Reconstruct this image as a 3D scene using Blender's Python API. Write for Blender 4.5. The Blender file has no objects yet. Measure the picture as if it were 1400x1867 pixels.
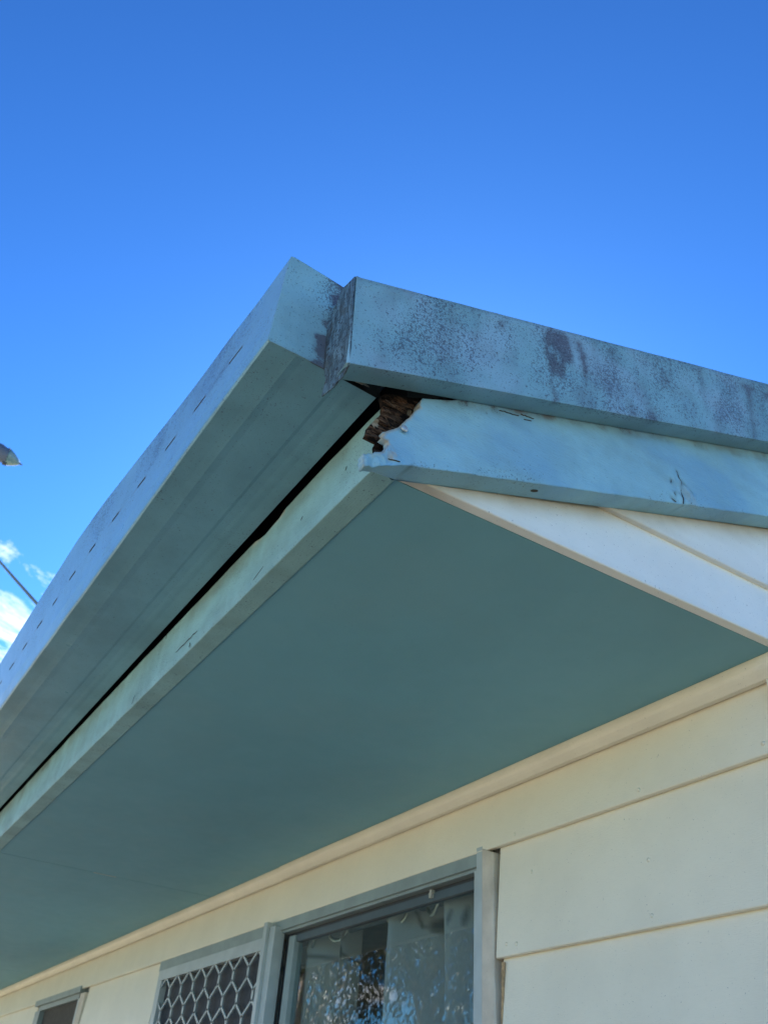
import bpy, bmesh, math, random
from mathutils import Vector, Matrix, noise
from mathutils.geometry import delaunay_2d_cdt

scene = bpy.context.scene
COL = scene.collection
random.seed(7)

# ------------------------------------------------------------------ camera, sky, sun, exposure
Z0 = 2.4                                    # height of the eave lining above the ground
CAM = Vector((0.7018, -0.3937, -0.7 + Z0))
cd = bpy.data.cameras.new("camera")
cd.sensor_fit = 'HORIZONTAL'
cd.sensor_width = 36.0
cd.lens = 36.0 * 1600.0 / 1400.0
cd.clip_start = 0.02
cd.clip_end = 5000.0
cd.dof.use_dof = True
cd.dof.focus_distance = 1.15
cd.dof.aperture_fstop = 15.0
cam = bpy.data.objects.new("camera", cd)
COL.objects.link(cam)
RIGHT = Vector((0.5286, 0.8461, 0.0683))
DOWN = Vector((-0.4794, 0.3640, -0.7985))
FWD = Vector((-0.7005, 0.3894, 0.5981))
m = Matrix((RIGHT, -DOWN, -FWD)).transposed().to_4x4()
m.translation = CAM
cam.matrix_world = m
scene.camera = cam

SUN_AZ = math.radians(146.0)                # direction towards the sun, from +X counter-clockwise
SUN_EL = math.radians(32.0)
world = bpy.data.worlds.new("World")
scene.world = world
world.use_nodes = True
wt = world.node_tree
wt.nodes.clear()


def wn(t, **k):
    n = wt.nodes.new(t)
    for a, b in k.items():
        setattr(n, a, b)
    return n


def wmath(op, a, b=None, clamp=False):
    n = wn('ShaderNodeMath', operation=op, use_clamp=clamp)
    for i, v in enumerate((a, b)):
        if v is None:
            continue
        if isinstance(v, (int, float)):
            n.inputs[i].default_value = v
        else:
            wt.links.new(v, n.inputs[i])
    return n.outputs[0]


sky = wn('ShaderNodeTexSky', sky_type='NISHITA')
sky.sun_disc = False
sky.sun_elevation = SUN_EL
sky.sun_rotation = math.pi / 2 - SUN_AZ
sky.altitude = 50.0
sky.air_density = 1.0
sky.dust_density = 0.2
sky.ozone_density = 4.0
gam = wn('ShaderNodeGamma')
gam.inputs['Gamma'].default_value = 1.5
wt.links.new(sky.outputs[0], gam.inputs['Color'])
hsv = wn('ShaderNodeVectorMath', operation='MULTIPLY')      # the deep blue of a clear dry winter sky
hsv.inputs[1].default_value = (0.26, 0.48, 0.59)
wt.links.new(gam.outputs[0], hsv.inputs[0])
tc = wn('ShaderNodeTexCoord')
sep = wn('ShaderNodeSeparateXYZ')
wt.links.new(tc.outputs['Generated'], sep.inputs[0])
zz = wmath('ADD', wmath('MAXIMUM', sep.outputs[2], 0.02), 0.12)
cx = wmath('DIVIDE', sep.outputs[0], zz)
cy = wmath('DIVIDE', sep.outputs[1], zz)
cmb = wn('ShaderNodeCombineXYZ')
wt.links.new(cx, cmb.inputs[0])
wt.links.new(cy, cmb.inputs[1])
cn = wn('ShaderNodeTexNoise')
cn.inputs['Scale'].default_value = 3.2
cn.inputs['Detail'].default_value = 9.0
cn.inputs['Roughness'].default_value = 0.62
cn.inputs['Distortion'].default_value = 0.35
wt.links.new(cmb.outputs[0], cn.inputs['Vector'])
# a bank of fair-weather cloud low in the west, thinning out all round
west = wmath('ADD', wmath('MULTIPLY', sep.outputs[0], -1.12), wmath('MULTIPLY', sep.outputs[1], 0.42))
lift = wmath('MULTIPLY', wmath('SUBTRACT', 0.25, sep.outputs[2]), 0.9)
dens = wmath('ADD', wmath('ADD', cn.outputs[0], lift), west)
cl = wmath('MULTIPLY', wmath('SUBTRACT', dens, 1.372), 7.0, clamp=True)
mixc = wn('ShaderNodeMix', data_type='RGBA')
wt.links.new(cl, mixc.inputs[0])
wt.links.new(hsv.outputs[0], mixc.inputs[6])
mixc.inputs[7].default_value = (11.0, 11.2, 11.5, 1)
bg = wn('ShaderNodeBackground')
bg.inputs['Strength'].default_value = 0.052
wt.links.new(mixc.outputs[2], bg.inputs['Color'])
wo = wn('ShaderNodeOutputWorld')
wt.links.new(bg.outputs[0], wo.inputs[0])

sl = bpy.data.lights.new("sun", 'SUN')
sl.energy = 5.0
sl.angle = math.radians(0.5)
sl.color = (1.0, 0.95, 0.87)
sun = bpy.data.objects.new("sun", sl)
COL.objects.link(sun)
sd = Vector((math.cos(SUN_EL) * math.cos(SUN_AZ), math.cos(SUN_EL) * math.sin(SUN_AZ), math.sin(SUN_EL)))
sun.rotation_euler = sd.to_track_quat('Z', 'Y').to_euler()

scene.view_settings.view_transform = 'Standard'
scene.view_settings.look = 'None'
scene.view_settings.exposure = 2.05
scene.view_settings.gamma = 1.0
scene.view_settings.use_curve_mapping = False
scene.render.engine = 'CYCLES'
scene.cycles.use_denoising = True
scene.cycles.max_bounces = 10
scene.cycles.diffuse_bounces = 5
scene.cycles.transparent_max_bounces = 12
scene.cycles.sample_clamp_indirect = 6.0


# ------------------------------------------------------------------ material helpers
class NT:
    def __init__(self, name):
        self.m = bpy.data.materials.new(name)
        self.m.use_nodes = True
        self.t = self.m.node_tree
        self.t.nodes.clear()
        self.out = self.n('ShaderNodeOutputMaterial')

    def n(self, t, **k):
        x = self.t.nodes.new(t)
        for a, b in k.items():
            setattr(x, a, b)
        return x

    def put(self, sock, v):
        if isinstance(v, bpy.types.NodeSocket):
            self.t.links.new(v, sock)
        elif isinstance(v, (tuple, list)) and len(v) == 3 and sock.type == 'RGBA':
            sock.default_value = (*v, 1)
        else:
            sock.default_value = v

    def math(self, op, a, b=None, clamp=False):
        x = self.n('ShaderNodeMath', operation=op, use_clamp=clamp)
        self.put(x.inputs[0], a)
        if b is not None:
            self.put(x.inputs[1], b)
        return x.outputs[0]

    def mix(self, f, a, b):
        x = self.n('ShaderNodeMix', data_type='RGBA')
        self.put(x.inputs[0], f)
        self.put(x.inputs[6], a)
        self.put(x.inputs[7], b)
        return x.outputs[2]

    def noise(self, scale, detail=3.0, rough=0.5, stretch=None, off=(0, 0, 0)):
        mp = self.n('ShaderNodeMapping')
        mp.inputs['Location'].default_value = off
        if stretch:
            mp.inputs['Scale'].default_value = stretch
        self.t.links.new(self.pos(), mp.inputs[0])
        x = self.n('ShaderNodeTexNoise')
        x.inputs['Scale'].default_value = scale
        x.inputs['Detail'].default_value = detail
        x.inputs['Roughness'].default_value = rough
        self.t.links.new(mp.outputs[0], x.inputs['Vector'])
        return x.outputs[0]

    def pos(self):
        if not hasattr(self, '_p'):
            self._p = self.n('ShaderNodeNewGeometry').outputs['Position']
        return self._p

    def ramp(self, v, lo, hi):
        """0 below lo, 1 above hi"""
        x = self.n('ShaderNodeMapRange')
        x.interpolation_type = 'SMOOTHSTEP'
        self.put(x.inputs[0], v)
        self.put(x.inputs[1], lo)
        self.put(x.inputs[2], hi)
        return x.outputs[0]

    def attr(self, name):
        return self.n('ShaderNodeAttribute', attribute_name=name).outputs['Fac']

    def bsdf(self, color, rough=0.5, metal=0.0, bump=None, bevel=0.0, spec=0.5):
        b = self.n('ShaderNodeBsdfPrincipled')
        self.put(b.inputs['Base Color'], color)
        self.put(b.inputs['Roughness'], rough)
        b.inputs['Metallic'].default_value = metal
        self.put(b.inputs['Specular IOR Level'], spec)
        nrm = None
        if bevel:
            bv = self.n('ShaderNodeBevel')
            bv.samples = 4
            bv.inputs['Radius'].default_value = bevel
            nrm = bv.outputs[0]
        if bump:
            h, dist = bump
            bp = self.n('ShaderNodeBump')
            bp.inputs['Distance'].default_value = dist
            bp.inputs['Strength'].default_value = 1.0
            self.put(bp.inputs['Height'], h)
            if nrm:
                self.t.links.new(nrm, bp.inputs['Normal'])
            nrm = bp.outputs[0]
        if nrm:
            self.t.links.new(nrm, b.inputs['Normal'])
        self.t.links.new(b.outputs[0], self.out.inputs[0])
        return self.m


def paint(name, base, var=0.10, speck=0.0, mould=(0.045, 0.045, 0.075), stainc=(0.085, 0.068, 0.095),
          warm=0.0, rough=0.5, bevel=0.002, grain=None, bumpd=0.0004, streak=0.0, fade_sky_col=None):
    """weathered outdoor paint: tone drift, mould specks, stains, cracks and painted-in light read from the mesh attributes"""
    t = NT(name)
    dk = tuple(c * (1 - var * 2) for c in base)
    lt = tuple(min(1, c * (1 + var)) for c in base)
    c = t.mix(t.ramp(t.noise(7.0, 5.0, 0.6), 0.3, 0.7), dk, lt)
    c = t.mix(t.math('MULTIPLY', t.ramp(t.noise(38.0, 4.0, 0.65, off=(3, 1, 7)), 0.5, 0.75), min(0.30, 3 * var)), c,
              tuple(x * 0.78 for x in base))
    if warm:
        c = t.mix(t.math('MULTIPLY', t.ramp(t.noise(4.0, 3.0, off=(9, 2, 1)), 0.45, 0.75), warm), c, (0.38, 0.30, 0.16))
    if streak:
        st = t.noise(1.0, 4.0, 0.6, stretch=(55, 55, 4), off=(1, 5, 2))
        c = t.mix(t.math('MULTIPLY', t.ramp(st, 0.52, 0.78), streak), c, tuple(x * 0.42 for x in base))
    if fade_sky_col:
        c = t.mix(t.attr('fade'), c, fade_sky_col)  # on the gutter front, fade is sky light put into the colour
    fine = t.noise(240.0, 3.0, 0.62)
    mid = t.noise(430.0, 2.0, 0.6, off=(4, 4, 4))
    # soft grime, broken up into grains at its edges
    sa = t.attr('stain')
    s = t.ramp(t.math('ADD', sa, t.math('MULTIPLY', t.math('SUBTRACT', t.noise(260.0, 5.0, 0.85, off=(7, 1, 3)), 0.5), 2.4)), 0.50, 1.05)
    veil = t.math('MULTIPLY', t.ramp(sa, 0.0, 1.0), 0.35)
    c = t.mix(t.math('MAXIMUM', t.math('MULTIPLY', s, 0.80), veil), c, stainc)
    c = t.mix(t.math('MULTIPLY', t.attr('grime'), t.math('ADD', 0.6, t.math('MULTIPLY', t.noise(30.0, 3.0, off=(8, 8, 1)), 0.8)), clamp=True), c, stainc)  # grime; on the gable boards also the barge's soft shade, painted in
    # specks of mould
    sp = t.math('ADD', t.attr('speck'), speck)
    th = t.math('SUBTRACT', 0.70, t.math('MULTIPLY', sp, 0.17))
    f1 = t.ramp(fine, th, t.math('ADD', th, 0.05))
    f2 = t.ramp(mid, t.math('ADD', th, 0.0), t.math('ADD', th, 0.07))
    c = t.mix(t.math('MULTIPLY', t.math('MAXIMUM', f1, f2), 0.70), c, mould)
    c = t.mix(t.attr('bare'), c, t.mix(t.ramp(t.noise(90.0, 4.0), 0.3, 0.7), (0.30, 0.24, 0.17), (0.52, 0.47, 0.38)))
    c = t.mix(t.attr('rust'), c, (0.16, 0.07, 0.025))
    c = t.mix(t.attr('crack'), c, (0.012, 0.011, 0.010))  # cracks; on the end cap, the painted-in shadow under the lip
    h = t.math('ADD', t.noise(520.0, 2.0, 0.5, stretch=grain), t.math('MULTIPLY', t.noise(60.0, 3.0), 1.6))
    return t.bsdf(c, t.math('ADD', rough - 0.1, t.math('MULTIPLY', t.noise(25.0, 3.0, off=(2, 2, 2)), 0.22)),
                  bump=(h, bumpd), bevel=bevel, spec=t.math('MULTIPLY', 0.5, t.math('SUBTRACT', 1.0, t.math('MAXIMUM', t.attr('crack'), t.math('MULTIPLY', sa, 0.6)), clamp=True)))


def plain(name, base, rough=0.6, metal=0.0, var=0.08, scale=20.0, bevel=0.0, bumpd=0.0, bumps=200.0):
    t = NT(name)
    c = t.mix(t.ramp(t.noise(scale, 4.0, 0.6), 0.3, 0.7), tuple(x * (1 - var * 1.5) for x in base), tuple(min(1, x * (1 + var)) for x in base))
    return t.bsdf(c, t.math('ADD', rough - 0.06, t.math('MULTIPLY', t.noise(scale * 3, 2.0), 0.12)), metal,
                  bump=(t.noise(bumps, 3.0), bumpd) if bumpd else None, bevel=bevel)


TEAL = (0.225, 0.42, 0.50)
M = {}
M['capping'] = paint('painted_steel_capping', TEAL, 0.09, speck=0.26, bevel=0.0015, rough=0.45, bumpd=0.00025, fade_sky_col=(0.30, 0.47, 0.60))
M['gutter'] = paint('painted_steel_gutter', (0.172, 0.35, 0.425), 0.09, speck=0.06, bevel=0.0015, rough=0.32, bumpd=0.0002, fade_sky_col=(0.20, 0.39, 0.55))
M['barge'] = paint('painted_timber_barge', (0.29, 0.53, 0.63), 0.08, speck=0.02, bevel=0.004, rough=0.5, grain=(1, 0.2, 1), bumpd=0.0009, fade_sky_col=(0.20, 0.42, 0.62))
M['fascia'] = paint('painted_timber_fascia', (0.28, 0.48, 0.48), 0.10, speck=0.02, bevel=0.004, rough=0.5, grain=(0.15, 1, 1), bumpd=0.0005,
                    stainc=(0.12, 0.12, 0.085))
M['soffit'] = paint('painted_eave_sheet', (0.172, 0.385, 0.445), 0.02, bevel=0, rough=0.6, bumpd=0.0001, warm=0.05)
M['board'] = paint('cream_weatherboard_paint', (0.79, 0.712, 0.56), 0.02, bevel=0.003, rough=0.42, grain=(0.2, 0.2, 1), bumpd=0.0003,
                   stainc=(0.20, 0.14, 0.08), warm=0.03)
M['gable'] = paint('skylit_gable_paint', (0.92, 0.90, 0.84), 0.02, bevel=0.003, rough=0.42, grain=(0.2, 0.2, 1), bumpd=0.0003,  # same paint as the wall boards, whitened to stand in for sky light
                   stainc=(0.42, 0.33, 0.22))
M['moulding'] = paint('cream_moulding_paint', (0.77, 0.70, 0.565), 0.03, bevel=0.002, rough=0.45, stainc=(0.3, 0.24, 0.15), warm=0.08)
M['jamb'] = paint('weathered_jamb_timber', (0.60, 0.52, 0.42), 0.12, speck=0.05, bevel=0.003, rough=0.6, stainc=(0.22, 0.14, 0.08), warm=0.2, streak=0.25)
M['alum'] = plain('mill_finish_aluminium', (0.27, 0.315, 0.30), 0.45, 0.25, 0.08, 12.0, bevel=0.0012)
M['alum_dark'] = plain('dark_sash_aluminium', (0.06, 0.085, 0.095), 0.5, 0.0, 0.08, 12.0, bevel=0.001)
M['alum_light'] = plain('pale_aluminium', (0.43, 0.465, 0.45), 0.45, 0.25, 0.06, 12.0, bevel=0.001)
M['rubber'] = plain('black_glazing_rubber', (0.02, 0.022, 0.025), 0.5)
M['mesh_dark'] = plain('dark_insect_mesh', (0.035, 0.04, 0.05), 0.7, 0, 0.2, 60)
M['nail'] = plain('galvanised_nail', (0.55, 0.57, 0.56), 0.45, 0.6, 0.15, 200.0)
M['rod'] = plain('curtain_rod_metal', (0.30, 0.30, 0.28), 0.4, 0.5)
M['eyelet'] = plain('brushed_eyelet_metal', (0.62, 0.60, 0.52), 0.3, 0.9)
M['interior'] = plain('interior_plaster', (0.42, 0.42, 0.40), 0.8)
M['void'] = plain('roof_void_dark', (0.018, 0.014, 0.011), 0.95)  # near-black colour standing in for the darkness of the void
M['roof'] = plain('corrugated_roof_steel', (0.42, 0.44, 0.45), 0.45, 0.3, 0.1, 8.0)
M['concrete_pole'] = plain('grey_pole_timber', (0.30, 0.27, 0.23), 0.8, 0, 0.2, 9.0)
M['lamp_metal'] = plain('lamp_grey_metal', (0.07, 0.10, 0.16), 0.6, 0.0)
M['lamp_dark'] = plain('lamp_dark_metal', (0.03, 0.04, 0.06), 0.5, 0.3)
M['bark'] = plain('gum_bark', (0.30, 0.25, 0.20), 0.9, 0, 0.3, 6.0)


def mk_cable():
    t = NT('grey_cable_sheath')
    return t.bsdf(t.mix(t.noise(8.0), (0.16, 0.19, 0.18), (0.22, 0.26, 0.25)), 0.95, spec=0.0)


M['cable'] = mk_cable()


def mk_galv():
    t = NT('dirty_galvanised_flap')
    g = t.noise(1.0, 5.0, 0.7, stretch=(160, 160, 26))
    c = t.mix(t.ramp(g, 0.35, 0.65), (0.055, 0.085, 0.105), (0.17, 0.27, 0.33))
    c = t.mix(t.ramp(t.noise(210.0, 3.0, 0.7), 0.5, 0.62), c, (0.04, 0.042, 0.055))
    c = t.mix(t.math('MULTIPLY', t.ramp(t.noise(40.0, 3.0, off=(5, 0, 0)), 0.52, 0.7), 0.6), c, (0.07, 0.06, 0.05))
    return t.bsdf(c, 0.55, 0.35, bump=(g, 0.0008), bevel=0.001)


def mk_rot():
    t = NT('rotten_timber')
    d = t.attr('depth')
    fib = t.noise(1.0, 5.0, 0.7, stretch=(260, 24, 300))
    c = t.mix(t.ramp(fib, 0.44, 0.66), (0.004, 0.003, 0.003), (0.155, 0.085, 0.052))
    c = t.mix(t.math('MULTIPLY', t.ramp(t.noise(55.0, 4.0, off=(1, 2, 3)), 0.48, 0.68), 0.30), c, (0.20, 0.13, 0.09))
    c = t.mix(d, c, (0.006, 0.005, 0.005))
    c = t.mix(t.attr('bare'), c, (0.42, 0.36, 0.27))
    return t.bsdf(c, 0.92, bump=(fib, 0.0022), spec=0.15)


def mk_glass():
    t = NT('window_glass')
    fr = t.n('ShaderNodeFresnel')
    fr.inputs['IOR'].default_value = 1.55
    tr = t.n('ShaderNodeBsdfTransparent')
    tr.inputs[0].default_value = (0.80, 0.86, 0.86, 1)
    gl = t.n('ShaderNodeBsdfGlossy')
    gl.inputs['Roughness'].default_value = 0.008
    mx = t.n('ShaderNodeMixShader')
    # the sheet does not bend the light, so the mirroring of both its faces is put on the side the ray comes in by
    bf = t.n('ShaderNodeNewGeometry').outputs['Backfacing']
    t.t.links.new(t.math('MULTIPLY', t.math('MULTIPLY', fr.outputs[0], 1.9), t.math('SUBTRACT', 1.0, bf), clamp=True), mx.inputs[0])
    t.t.links.new(tr.outputs[0], mx.inputs[1])
    t.t.links.new(gl.outputs[0], mx.inputs[2])
    t.t.links.new(mx.outputs[0], t.out.inputs[0])
    return t.m


def mk_curtain():
    t = NT('printed_curtain_cloth')
    w = t.noise(600.0, 1.0)
    c = t.mix(w, (0.60, 0.60, 0.595), (0.70, 0.70, 0.695))
    c = t.mix(t.attr('print'), c, (0.07, 0.075, 0.08))
    c = t.mix(t.attr('twig'), c, (0.20, 0.19, 0.17))
    b = t.n('ShaderNodeBsdfPrincipled')
    t.put(b.inputs['Base Color'], c)
    b.inputs['Roughness'].default_value = 0.85
    tl = t.n('ShaderNodeBsdfTranslucent')
    t.put(tl.inputs[0], c)
    mx = t.n('ShaderNodeMixShader')
    mx.inputs[0].default_value = 0.35
    t.t.links.new(b.outputs[0], mx.inputs[1])
    t.t.links.new(tl.outputs[0], mx.inputs[2])
    t.t.links.new(mx.outputs[0], t.out.inputs[0])
    return t.m


def mk_ground():
    t = NT('dry_lawn_ground')
    c = t.mix(t.ramp(t.noise(0.6, 6.0, 0.65), 0.35, 0.65), (0.22, 0.18, 0.07), (0.40, 0.315, 0.145))
    c = t.mix(t.math('MULTIPLY', t.ramp(t.noise(30.0, 4.0), 0.45, 0.7), 0.6), c, (0.13, 0.12, 0.05))
    return t.bsdf(c, 0.95, bump=(t.noise(45.0, 4.0, 0.7), 0.03), spec=0.1)


def mk_path():
    t = NT('pale_concrete_path')
    c = t.mix(t.ramp(t.noise(3.0, 6.0, 0.7), 0.3, 0.7), (0.38, 0.335, 0.24), (0.48, 0.425, 0.31))
    return t.bsdf(c, 0.85, bump=(t.noise(120.0, 3.0), 0.003))


def mk_leaf():
    t = NT('gum_leaf')
    oi = t.n('ShaderNodeObjectInfo')
    c = t.mix(t.noise(1.3, 3.0), (0.045, 0.065, 0.03), (0.115, 0.125, 0.065))
    b = t.n('ShaderNodeBsdfPrincipled')
    t.put(b.inputs['Base Color'], c)
    b.inputs['Roughness'].default_value = 0.5
    tl = t.n('ShaderNodeBsdfTranslucent')
    t.put(tl.inputs[0], c)
    mx = t.n('ShaderNodeMixShader')
    mx.inputs[0].default_value = 0.3
    t.t.links.new(b.outputs[0], mx.inputs[1])
    t.t.links.new(tl.outputs[0], mx.inputs[2])
    t.t.links.new(mx.outputs[0], t.out.inputs[0])
    return t.m


def mk_lens():
    t = NT('teal_lamp_diffuser')
    c = t.mix(t.ramp(t.noise(14.0, 3.0), 0.4, 0.65), (0.07, 0.16, 0.19), (0.17, 0.27, 0.29))
    return t.bsdf(c, 0.25)


M['galv'] = mk_galv()
M['rot'] = mk_rot()
M['glass'] = mk_glass()
M['curtain'] = mk_curtain()
M['ground'] = mk_ground()
M['path'] = mk_path()
M['leaf'] = mk_leaf()
M['lens'] = mk_lens()


# ------------------------------------------------------------------ mesh helpers (heights are given from the eave lining, so Z0 is added)
class MB:
    def __init__(self):
        self.v, self.f = [], []

    def box(self, x0, x1, y0, y1, z0, z1):
        b = len(self.v)
        self.v += [(x, y, z) for z in (z0, z1) for y in (y0, y1) for x in (x0, x1)]
        for q in ((0, 2, 3, 1), (4, 5, 7, 6), (0, 1, 5, 4), (2, 6, 7, 3), (0, 4, 6, 2), (1, 3, 7, 5)):
            self.f.append(tuple(b + i for i in q))
        return self

    def sweep(self, rings, closed=True, caps=True):
        """rings: list of equally long point lists"""
        b = len(self.v)
        n = len(rings[0])
        for r in rings:
            self.v += [tuple(p) for p in r]
        for i in range(len(rings) - 1):
            for j in range(n if closed else n - 1):
                k = (j + 1) % n
                self.f.append((b + i * n + j, b + i * n + k, b + (i + 1) * n + k, b + (i + 1) * n + j))
        if closed and caps:
            self.f.append(tuple(b + j for j in range(n)))
            e = b + (len(rings) - 1) * n
            self.f.append(tuple(e + j for j in reversed(range(n))))
        return self

    def tube(self, pts, radii, seg=10):
        pts = [Vector(p) for p in pts]
        rings = []
        for i, p in enumerate(pts):
            d = (pts[min(i + 1, len(pts) - 1)] - pts[max(i - 1, 0)]).normalized()
            u = d.orthogonal().normalized() if abs(d.z) > 0.9 else Vector((0, 0, 1)).cross(d).normalized()
            w = d.cross(u)
            r = radii[i] if isinstance(radii, (list, tuple)) else radii
            rings.append([p + (u * math.cos(a) + w * math.sin(a)) * r for a in [2 * math.pi * k / seg for k in range(seg)]])
        return self.sweep(rings)

    def build(self, name, mat, parent=None, smooth=False, lift=True, recalc=True):
        me = bpy.data.meshes.new(name)
        me.from_pydata([(x, y, z + (Z0 if lift else 0)) for x, y, z in self.v], [], self.f)
        if recalc:
            bm = bmesh.new()
            bm.from_mesh(me)
            bmesh.ops.recalc_face_normals(bm, faces=bm.faces)
            bm.to_mesh(me)
            bm.free()
        if mat:
            me.materials.append(mat)
        if smooth:
            for p in me.polygons:
                p.use_smooth = True
        return link(name, me, parent)


def link(name, me, parent=None):
    o = bpy.data.objects.new(name, me)
    COL.objects.link(o)
    if parent:
        o.parent = parent
        o.matrix_parent_inverse = parent.matrix_world.inverted()
    return o


def thing(name, label, cat, loc=(0, 0, 0), group=None):
    o = bpy.data.objects.new(name, None)
    COL.objects.link(o)
    o.empty_display_size = 0.2
    o.location = loc
    bpy.context.view_layer.update()
    tag(o, label, cat, group)
    return o


def tag(o, label=None, cat=None, group=None, kind=None):
    if label:
        o['label'] = label
    if cat:
        o['category'] = cat
    if group:
        o['group'] = group
    if kind:
        o['kind'] = kind
    return o


def setattr_pts(o, **fs):
    """float attributes from functions of the eave-relative position"""
    me = o.data
    cos = [(v.co.x, v.co.y, v.co.z - Z0) for v in me.vertices]
    for name, f in fs.items():
        a = me.attributes.new(name, 'FLOAT', 'POINT')
        a.data.foreach_set('value', [float(f(*c)) for c in cos])


def nz(x, y, z, s, o=0.0):
    return noise.noise(Vector((x * s + o, y * s + o * 1.7, z * s - o)))


def fbm(x, y, z, s, o=0.0):
    return nz(x, y, z, s, o) + 0.5 * nz(x, y, z, s * 2.1, o + 3) + 0.25 * nz(x, y, z, s * 4.3, o + 7)


def inside(p, poly):
    x, y = p
    r = False
    n = len(poly)
    for i in range(n):
        x1, y1 = poly[i]
        x2, y2 = poly[i - 1]
        if (y1 > y) != (y2 > y) and x < (x2 - x1) * (y - y1) / (y2 - y1) + x1:
            r = not r
    return r


def dseg(p, a, b):
    ax, ay = a
    bx, by = b
    vx, vy = bx - ax, by - ay
    L = vx * vx + vy * vy
    t = 0 if L == 0 else max(0, min(1, ((p[0] - ax) * vx + (p[1] - ay) * vy) / L))
    return math.hypot(p[0] - ax - t * vx, p[1] - ay - t * vy)


def dpoly(p, poly, closed=True):
    r = range(len(poly)) if closed else range(1, len(poly))
    return min(dseg(p, poly[i - 1], poly[i]) for i in r)


def soft(p, poly, w):
    """1 inside the polygon, falling to 0 over w outside it"""
    xs = [q[0] for q in poly]
    ys = [q[1] for q in poly]
    if not (min(xs) - w < p[0] < max(xs) + w and min(ys) - w < p[1] < max(ys) + w):
        return 0.0
    d = dpoly(p, poly)
    if inside(p, poly):
        return min(1.0, 0.5 + d / w * 0.5)
    return max(0.0, 0.5 - d / w * 0.5)


def sstep(v, a, b):
    t = max(0.0, min(1.0, (v - a) / (b - a)))
    return t * t * (3 - 2 * t)


def frange(a, b, step):
    n = max(1, int(round(abs(b - a) / step)))
    return [a + (b - a) * i / n for i in range(n + 1)]


def cdt_slab(outline, spacing, place, mb, thick):
    """a slab whose face is the polygon filled with an even net of points; place(u, v, k) gives the point, k=0 face, k=1 back"""
    us = [p[0] for p in outline]
    vs = [p[1] for p in outline]
    # outline with added points
    ol = []
    for i, p in enumerate(outline):
        q = outline[(i + 1) % len(outline)]
        n = max(1, int(math.hypot(q[0] - p[0], q[1] - p[1]) / (spacing * 1.5)))
        ol += [(p[0] + (q[0] - p[0]) * k / n, p[1] + (q[1] - p[1]) * k / n) for k in range(n)]
    pts = [Vector(p) for p in ol]
    u = min(us) + spacing / 2
    while u < max(us):
        v = min(vs) + spacing / 2
        while v < max(vs):
            if inside((u, v), outline) and dpoly((u, v), outline) > spacing * 0.55:
                pts.append(Vector((u, v)))
            v += spacing
        u += spacing
    no = len(ol)
    vs2, es2, fs2, ov, oe, of = delaunay_2d_cdt(pts, [], [list(range(no))], 1, 1e-6)
    b = len(mb.v)
    nv = len(vs2)
    mb.v += [place(p[0], p[1], 0) for p in vs2]
    mb.f += [tuple(b + i for i in f) for f in fs2]
    idx = {}
    for i, src in enumerate(ov):
        for s in src:
            if s < no:
                idx[s] = i
    ring = [idx[i] for i in range(no)]
    bb = len(mb.v)
    mb.v += [place(vs2[i][0], vs2[i][1], 1) for i in ring]
    for i in range(no):
        j = (i + 1) % no
        mb.f.append((b + ring[i], b + ring[j], bb + j, bb + i))
    mb.f.append(tuple(bb + i for i in reversed(range(no))))
    return mb


# ------------------------------------------------------------------ ground
g = MB()
ext = [-2500, -400, -80, -20, -8, 0, 8, 20, 80, 400, 2500]
n = len(ext)
for y in ext:
    for x in ext:
        g.v.append((x, y, 0.0))
for j in range(n - 1):
    for i in range(n - 1):
        g.f.append((j * n + i, j * n + i + 1, (j + 1) * n + i + 1, (j + 1) * n + i))
gr = g.build('ground', M['ground'], lift=False)
tag(gr, kind='structure')
p = MB().box(-9.5, 2.6, -1.9, 0.72, -0.1, 0.05).build('path', M['path'], lift=False)
tag(p, kind='structure')
p = MB().box(-32, 30, -13.5, -2.3, -0.1, 0.03).build('bounce_slab', M['path'], lift=False)  # unseen pale slab added to bounce sunlight onto walls and eaves
tag(p, kind='structure')

# ------------------------------------------------------------------ the house
house = thing('weatherboard_house', 'cream weatherboard house with pale teal eaves, gutter and rotted barge board end', 'house', (-0.035, 0.77, 0))
XL = -10.0                                  # far end of the house
CX, CY, CZ = CAM.x, CAM.y, CAM.z - Z0
WALL_Y = 0.772
KW = (WALL_Y - CY) / (0.75 - CY)


def W(x, z):
    """eave-relative wall point measured on y = 0.75, carried to the wall face"""
    return CX + (x - CX) * KW, CZ + (z - CZ) * KW


PITCH = 0.3436


def roofz(y):                               # underside of the roof sheets
    return 0.205 + 0.36 * y


# --- soffit sheets, with hairline joints
sx = [-0.052, -2.333, -4.74, -7.14, XL]
for i in range(4):
    o = MB()
    a, b = sx[i], sx[i + 1]
    rings = []
    for x in frange(a - (0.0018 if i else 0), b + 0.0018, 0.12):
        rings.append([(x, y, 0.0006 * nz(x, y, 0, 3)) for y in frange(0.036, 0.775, 0.05)] + [(x, 0.775, 0.006), (x, 0.036, 0.006)])
    o.sweep(rings)
    s = o.build('soffit_sheet', M['soffit'], house)
    jx = -2.333

    def scr(x, y, z):
        return 1.0 if False else 0.0
# packing strip above the joints keeps them dark
MB().box(XL, -0.055, 0.036, 0.775, 0.008, 0.016).build('soffit_shade_backing', M['void'], house)
sc = MB().sweep([[(-2.3315 + d, y, -0.0012), (-2.3345 + d, y, -0.0012), (-2.3325 + d, y, -0.0002)] for y, d in ((0.34, 0), (0.375, 0.0006), (0.414, 0.0))])
sc.build('paint_scratch', plain('bare_sheet_scratch', (0.62, 0.6, 0.5), 0.8), house)

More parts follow.
